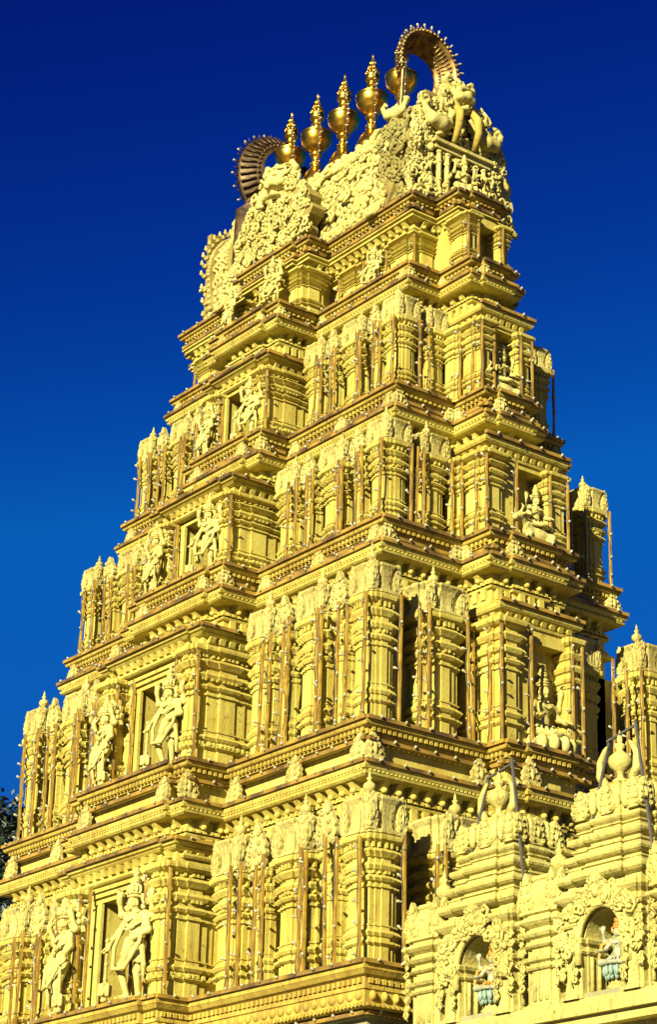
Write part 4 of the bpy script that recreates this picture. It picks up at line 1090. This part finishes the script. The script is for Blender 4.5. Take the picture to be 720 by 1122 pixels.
wl = MB(); wl.box(9.55, 17.6, YF+.28, YF+1.5, 0, ZB-.5); wl.box(9.5, 17.7, YF-.02, YF+1.6, ZB-.5, ZB-.32); wl.box(9.5, 17.75, YF-.14, YF+1.6, ZB-.32, ZB-.12); wl.box(9.5, 17.7, YF-.05, YF+1.55, ZB-.12, ZB)
o = wl.build('parapet_wall', M['shrine']); tag(o, 'carved yellow parapet wall carrying the niche shrines at lower right', 'wall')
rr = random.Random(4)
def small_turret(cx, label, hid=0):
    e = empty('parapet_turret', (cx, YF+.62, ZB), label, 'turret', 'small parapet turrets')
    mb = MB(); P = shrine_pier(mb, -.42, .42, -.50, .42, 0, 1.78, 1.0); mb.build('pier', M['shrine'], e)
    d = MB(); d.loft(P, [(.05,1.78),(.12,1.81),(.12,1.86),(.02,1.92),(.06,2.08),(.04,2.32),(-.06,2.46),(-.02,2.5),(-.02,2.56),(-.14,2.60)], capt=True)
    for a, b, n, l in edges([(-.42,-.5),(.42,-.5),(.42,.42),(-.42,.42)], 'FR'):
        t = (b-a)/l
        for i in range(4):
            q = a+t*l*(i+.5)/4+Vector(n)*.05; d.blob((q[0], q[1], 2.2), (.10,.10,.26), 7, 5)
        for f in (.06, .94): leaf(d, a+t*l*f+Vector(n)*.02, t, n, .40, .80, 1.84, .1, 3)
    d.build('leafy_dome', M['shrine'], e); pot('pot_finial', (0, -.04, 2.56), .92, e)
    for x, y in ((-.50,-.55), (.50,-.55), (.52,.1)):
        ts = MB(); tassels(ts, x, y, 1.55, 1.25, rr); ts.build('garland', M['shrine'], e)
small_turret(9.93, 'small parapet turret with pot finial nearest the tower corner')
small_turret(13.42, 'small parapet turret with pot finial between the two niche shrines')
small_turret(16.95, 'small parapet turret beyond the right niche shrine at the frame edge')

def niche_shrine(cx, label):
    e = empty('niche_shrine', (cx, YF, ZB), label, 'shrine', 'niche shrines on the parapet')
    W = 1.02; D = 1.5
    # body: two side piers, back wall and arch
    for sx in (-1, 1):
        mb = MB(); x0, x1 = sorted((sx*.58, sx*W)); shrine_pier(mb, x0, x1, .0, .62, 0, 2.05, .9); mb.build('pier', M['shrine'], e)
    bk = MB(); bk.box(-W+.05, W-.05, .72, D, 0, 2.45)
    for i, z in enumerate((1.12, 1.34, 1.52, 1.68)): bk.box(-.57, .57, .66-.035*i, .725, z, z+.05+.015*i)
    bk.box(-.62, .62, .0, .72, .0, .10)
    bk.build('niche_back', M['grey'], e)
    ar = MB(); N = 22                                    # arch wall over the opening
    for i in range(N):
        a0, a1 = PI-PI*i/N, PI-PI*(i+1)/N
        q = [(.56*math.cos(a0), 1.00+.60*math.sin(a0)), (.56*math.cos(a1), 1.00+.60*math.sin(a1))]
        x0, x1 = q[0][0], q[1][0]; zt_ = 2.45
        V = [(x0,.05,q[0][1]),(x1,.05,q[1][1]),(x1,.05,zt_),(x0,.05,zt_),(x0,.70,q[0][1]),(x1,.70,q[1][1]),(x1,.70,zt_),(x0,.70,zt_)]
        ar.add(V, [(0,1,2,3),(0,4,5,1)])
    for sx in (-1, 1): x0, x1 = sorted((sx*.56, sx*.98)); ar.box(x0, x1, .05, .70, 1.5, 2.45)
    ar.build('arch_wall', M['shrine'], e)
    lf = MB()                                            # leafy arch border
    pts = [(-.60,-.06,.62)]+[(.62*math.cos(PI-PI*i/16), -.06, 1.00+.68*math.sin(PI-PI*i/16)) for i in range(17)]+[(.60,-.06,.62)]
    lf.tube(pts, .075, 7); lf.tube([(x*1.22, y+.03, 1.00+(z-1.00)*1.22) for x, y, z in pts], .06, 6)
    def arc(r):
        a = r.uniform(-.25, PI+.25); k = r.uniform(.68, 1.02); return Vector((k*math.cos(a), -.06, 1.00+k*1.08*math.sin(a))), Vector((1,0,0)), Vector((0,0,1)), Vector((0,-1,0))
    carve(lf, arc, 95, .20, int(cx*10))
    leaf(lf, (0, .0), (1, 0), (0, -1), .62, .62, 1.66, .14, 4, .15)
    for sx in (-1, 1): tassels(lf, sx*.64, -.06, 1.25, 1.0, rr); tassels(lf, sx*1.03, -.04, 1.6, 1.2, rr)
    tassels(lf, W+.12, .3, 1.6, 1.2, rr)
    lf.build('leafy_arch', M['shrine'], e)
    # stepped roof
    rf = MB(); P = redent(-W+.06, W-.06, .08, D, .07, .24)
    rf.loft(P, [(-.05,2.40),(.06,2.42),(.14,2.46),(.19,2.51),(.20,2.56),(.17,2.62),(.10,2.66),(.02,2.68),(.0,2.72),(.05,2.74),(.05,2.77),(-.02,2.79),(-.02,2.83),(.05,2.85),(.10,2.89),(.12,2.94),(.10,2.99),(.04,3.03),(-.06,3.05),(-.07,3.10),(-.03,3.12),(-.03,3.15),(-.10,3.17),(-.10,3.22),(-.03,3.25),(.01,3.29),(.03,3.34),(.01,3.39),(-.05,3.42),(-.14,3.44),(-.14,3.50),(-.10,3.52),(-.10,3.55),(-.17,3.57),(-.10,3.62),(-.07,3.66),(-.09,3.72),(-.2,3.78)], capb=True, capt=True)
    low_ = rf.build('stepped_roof', M['shrine'], e)
    for c, t, n, l in along(off(P, -.02), .16, 'FR', .03): pass
    dm = MB(); Q = off(P, -.2); dm.loft(Q, [(.0,3.76),(.02,3.82),(-.02,3.95),(.02,4.15),(-.02,4.36),(-.10,4.42),(-.08,4.46),(-.22,4.52)], capt=True)
    x0, x1 = -W+.26, W-.26; y0, y1 = .28, D-.2
    for a, b, n, l in edges([(x0,y0),(x1,y0),(x1,y1),(x0,y1)], 'FR'):
        t = (b-a)/l
        for i in range(7):
            q = a+t*l*(i+.5)/7+Vector(n)*.06; dm.blob((q[0], q[1], 4.10), (.10,.09,.27), 7, 5)
        for f in (.02, .5, .98): leaf(dm, a+t*l*f+Vector(n)*.04, t, n, .40, .62, 3.78, .1, 3)
    dm_ = dm.build('leafy_dome', M['shrine'], e)
    pt_ = pot('pot_finial', (0, .55, 4.5), 1.22, e)
    for sx in (-1, 1):
        hn = MB(); hn.tube([(sx*.34,.50,4.48),(sx*.50,.50,4.72),(sx*.50,.50,5.0),(sx*.36,.50,5.22),(sx*.30,.50,5.28)], [.10,.09,.07,.045,.02], 8); h_ = hn.build('horn', M['shrine'], e); h_.location.z = -.40
    for q in (low_, dm_): q.location.z = -.14; q.scale = (1, 1, .945)
    pt_.location.z -= .40
    return e
niche_shrine(11.68, 'tall niche shrine with a stepped roof, left one on the parapet')
niche_shrine(15.20, 'tall niche shrine with a stepped roof, right one on the parapet')

def niche_deity(cx, label, kind):
    """small painted figure seated above a turquoise lotus, at the right side of the niche"""
    e = empty('painted_deity_statue', (cx, YF+.22, ZB+.10), label, 'statue', 'small painted deities in the niches'); e.scale = (.66,)*3; e.rotation_euler = (0, 0, .35)
    m = MB(); m.lathe((0,0,0), [(0,0),(.34,0),(.36,.08),(.26,.16),(.20,.3),(.30,.36),(0,.36)], 12, smooth=False); m.build('pedestal', M['shrine'], e)
    m = MB(); N = 14
    for i in range(N):
        a = 2*PI*i/N
        for rr_, zz, hh in ((.40, .50, .16), (.27, .60, .17), (.33, .36, .12)):
            m.blob((rr_*math.cos(a+rr_*7), rr_*math.sin(a+rr_*7), zz), (.075, .075, hh), 6, 4)
    m.lathe((0,0,.2), [(0,0),(.14,0),(.40,.30),(.36,.44),(0,.44)], 14); m.build('lotus_seat', M['teal'], e)
    b = seated().build('body', M['pink'], .02); b.parent = e; b.location = (0,0,.62)
    c = seat_crown().build('crown', M['orange'], .018); c.parent = e; c.location = (0,0,.62)
    j = seat_jewel().build('robe', M['white'] if kind else M['orange'], .018); j.parent = e; j.location = (0,0,.62)
    # leafy orange and turquoise cloth falling at the sides
    for s in (-1, 1):
        m = MB(); m.tube([(s*.22,-.05,1.36), (s*.5,.0,1.3), (s*.55,-.1,.9), (s*.46,-.2,.7)], [.05,.07,.06,.03], 6); m.build('scarf', M['orange'], e)
niche_deity(11.84, 'painted deity on a turquoise lotus in the left parapet niche', 0)
niche_deity(15.36, 'painted deity with orange headdress on a turquoise lotus, right parapet niche', 1)

# grey iron lamp frames over the shrine roofs
for i, (cx, lab) in enumerate(((11.75, 'grey iron frame leaning over the left niche shrine finial'), (15.3, 'grey iron frame leaning over the right niche shrine finial'))):
    e = empty('iron_frame', (cx, YF+.5, ZB+3.35), lab, 'metal frame', 'iron lamp frames')
    for nm, P in (('leg', [(-.55,-.3,0),(-.42,.1,1.72)]), ('leg', [(1.05,-.3,-.75),(.38,.0,1.90)]), ('crossbar', [(-.46,.06,1.66),(.42,.0,1.80)])):
        a, b = Vector(P[0]), Vector(P[1]); m = MB(); d = (b-a).normalized(); u = d.cross(Vector((0,1,0))).normalized()*.022; v = d.cross(u).normalized()*.022
        V = [tuple(q+x) for q in (a, b) for x in (-u-v, u-v, u+v, v-u)]
        m.add(V, [(0,3,2,1),(4,5,6,7),(0,1,5,4),(1,2,6,5),(2,3,7,6),(3,0,4,7)]); m.build(nm, M['iron'], e)
# ------------------------------------------------------------------ ground, sky, trees, light, camera
mb = MB(); mb.add([(-2500,-2500,0),(2500,-2500,0),(2500,2500,0),(-2500,2500,0)], [(0,1,2,3)])
struct(mb.build('ground', simple('dry_earth', (0.11, 0.085, 0.05), 0.95, c2=(0.07, 0.055, 0.034), scale=0.3)))

def tree(loc, H, R, label, seed):
    r = random.Random(seed)
    e = empty('shade_tree', loc, label, 'tree', 'dark trees behind the tower')
    mb = MB(); tops = []
    mb.tube([(0,0,0),(.2,.1,H*.2),(0,.3,H*.42),(.1,.1,H*.6)], [.55,.45,.36,.22], 9)
    for i in range(9):
        a = i*2.4+r.random(); q = (math.cos(a)*R*.6, math.sin(a)*R*.6, H*(.5+.42*r.random()))
        mb.tube([(0,.2,H*(.3+.03*i)), (q[0]*.5,q[1]*.5,q[2]*.8), q], [.2,.12,.05], 6)
        tops.append(q)
    mb.build('trunk', M['bark'], e)
    lf = MB()
    for _ in range(120):
        a = r.random()*6.283; zz = r.uniform(.38, 1.0); rr = R*math.sqrt(max(.02, 1-((zz-.66)/.36)**2))*r.uniform(.45, 1.0)
        tops.append((math.cos(a)*rr, math.sin(a)*rr, H*zz))
    for c in tops:
        for _ in range(300):
            d = Vector((r.gauss(0,1), r.gauss(0,1), r.gauss(0,.8)))*.62
            p = Vector(c)+d; u = Vector((r.gauss(0,1), r.gauss(0,1), r.gauss(0,.6))).normalized(); v = u.orthogonal().normalized()
            s = r.uniform(.06, .14)
            lf.add([tuple(p-u*s*1.6), tuple(p+v*s*.7), tuple(p+u*s*1.6), tuple(p-v*s*.7)], [(0,1,2,3)])
    lf.build('crown', M['leaf'], e)
tree((-28.6, 6.5, 0), 23.0, 4.4, 'dark leafy tree seen low at the left edge behind the tower', 3)
tree((-40.0, 9.0, 0), 25.2, 5.6, 'darker taller tree standing farther left behind the first one', 8)

SUN_AZ, SUN_EL = 25, 20     # azimuth from the front normal (-Y) towards the right flank (+X)
az, el = math.radians(SUN_AZ), math.radians(SUN_EL)
to_sun = Vector((math.sin(az)*math.cos(el), -math.cos(az)*math.cos(el), math.sin(el)))
sl = bpy.data.lights.new('sun', 'SUN'); sl.energy = 5.0; sl.angle = math.radians(.53); sl.color = (1.0, .935, .70)
so = bpy.data.objects.new('sun', sl); COL.objects.link(so); so.rotation_euler = to_sun.to_track_quat('Z', 'Y').to_euler(); so.location = (60, -60, 60)
wd = bpy.data.worlds.new('World'); sc.world = wd; wd.use_nodes = True
nt = wd.node_tree; bg = nt.nodes['Background']
sky = nt.nodes.new('ShaderNodeTexSky'); sky.sky_type = 'NISHITA'; sky.sun_disc = False
sky.sun_elevation = el; sky.sun_rotation = math.atan2(to_sun.x, to_sun.y)
sky.altitude = 2500; sky.air_density = 1.0; sky.dust_density = 0.2; sky.ozone_density = 3.0
sp = nt.nodes.new('ShaderNodeSeparateColor'); cb = nt.nodes.new('ShaderNodeCombineColor')   # deep polarised blue of the slide film
nt.links.new(sky.outputs['Color'], sp.inputs['Color'])
for ch, ex, k, top in (('Red', 2.4, .012, .07), ('Green', 4.3, .040, .66), ('Blue', 2.0, .20, 2.9)):
    pw = nt.nodes.new('ShaderNodeMath'); pw.operation = 'POWER'; pw.inputs[1].default_value = ex
    ml = nt.nodes.new('ShaderNodeMath'); ml.operation = 'MULTIPLY'; ml.inputs[1].default_value = k
    nt.links.new(sp.outputs[ch], pw.inputs[0]); nt.links.new(pw.outputs[0], ml.inputs[0]); mn = nt.nodes.new('ShaderNodeMath'); mn.operation = 'MINIMUM'; mn.inputs[1].default_value = top
    nt.links.new(ml.outputs[0], mn.inputs[0]); nt.links.new(mn.outputs[0], cb.inputs[ch])
nt.links.new(cb.outputs['Color'], bg.inputs['Color'])
bg.inputs['Strength'].default_value = 0.06

cam = bpy.data.cameras.new('camera'); co = bpy.data.objects.new('camera', cam); COL.objects.link(co); sc.camera = co
yaw, pitch, roll, f = -0.93097, 0.394075, 0.0279117, 2453.2
fw = Vector((math.sin(yaw)*math.cos(pitch), math.cos(yaw)*math.cos(pitch), math.sin(pitch)))
r_ = Vector((math.cos(yaw), -math.sin(yaw), 0)); u_ = r_.cross(fw)
R2 = r_*math.cos(roll)+u_*math.sin(roll); U2 = u_*math.cos(roll)-r_*math.sin(roll)
co.matrix_world = Matrix(((R2.x,U2.x,-fw.x,45.0914),(R2.y,U2.y,-fw.y,-33.6579),(R2.z,U2.z,-fw.z,1.7),(0,0,0,1)))
cam.sensor_fit = 'HORIZONTAL'; cam.sensor_width = 36; cam.lens = f/720*36; cam.clip_end = 9000
sc.view_settings.view_transform = 'Standard'; sc.view_settings.look = 'None'; sc.view_settings.gamma = 1; sc.view_settings.exposure = 1.45
sc.view_settings.use_curve_mapping = False
sc.cycles.max_bounces = 6; sc.cycles.diffuse_bounces = 2
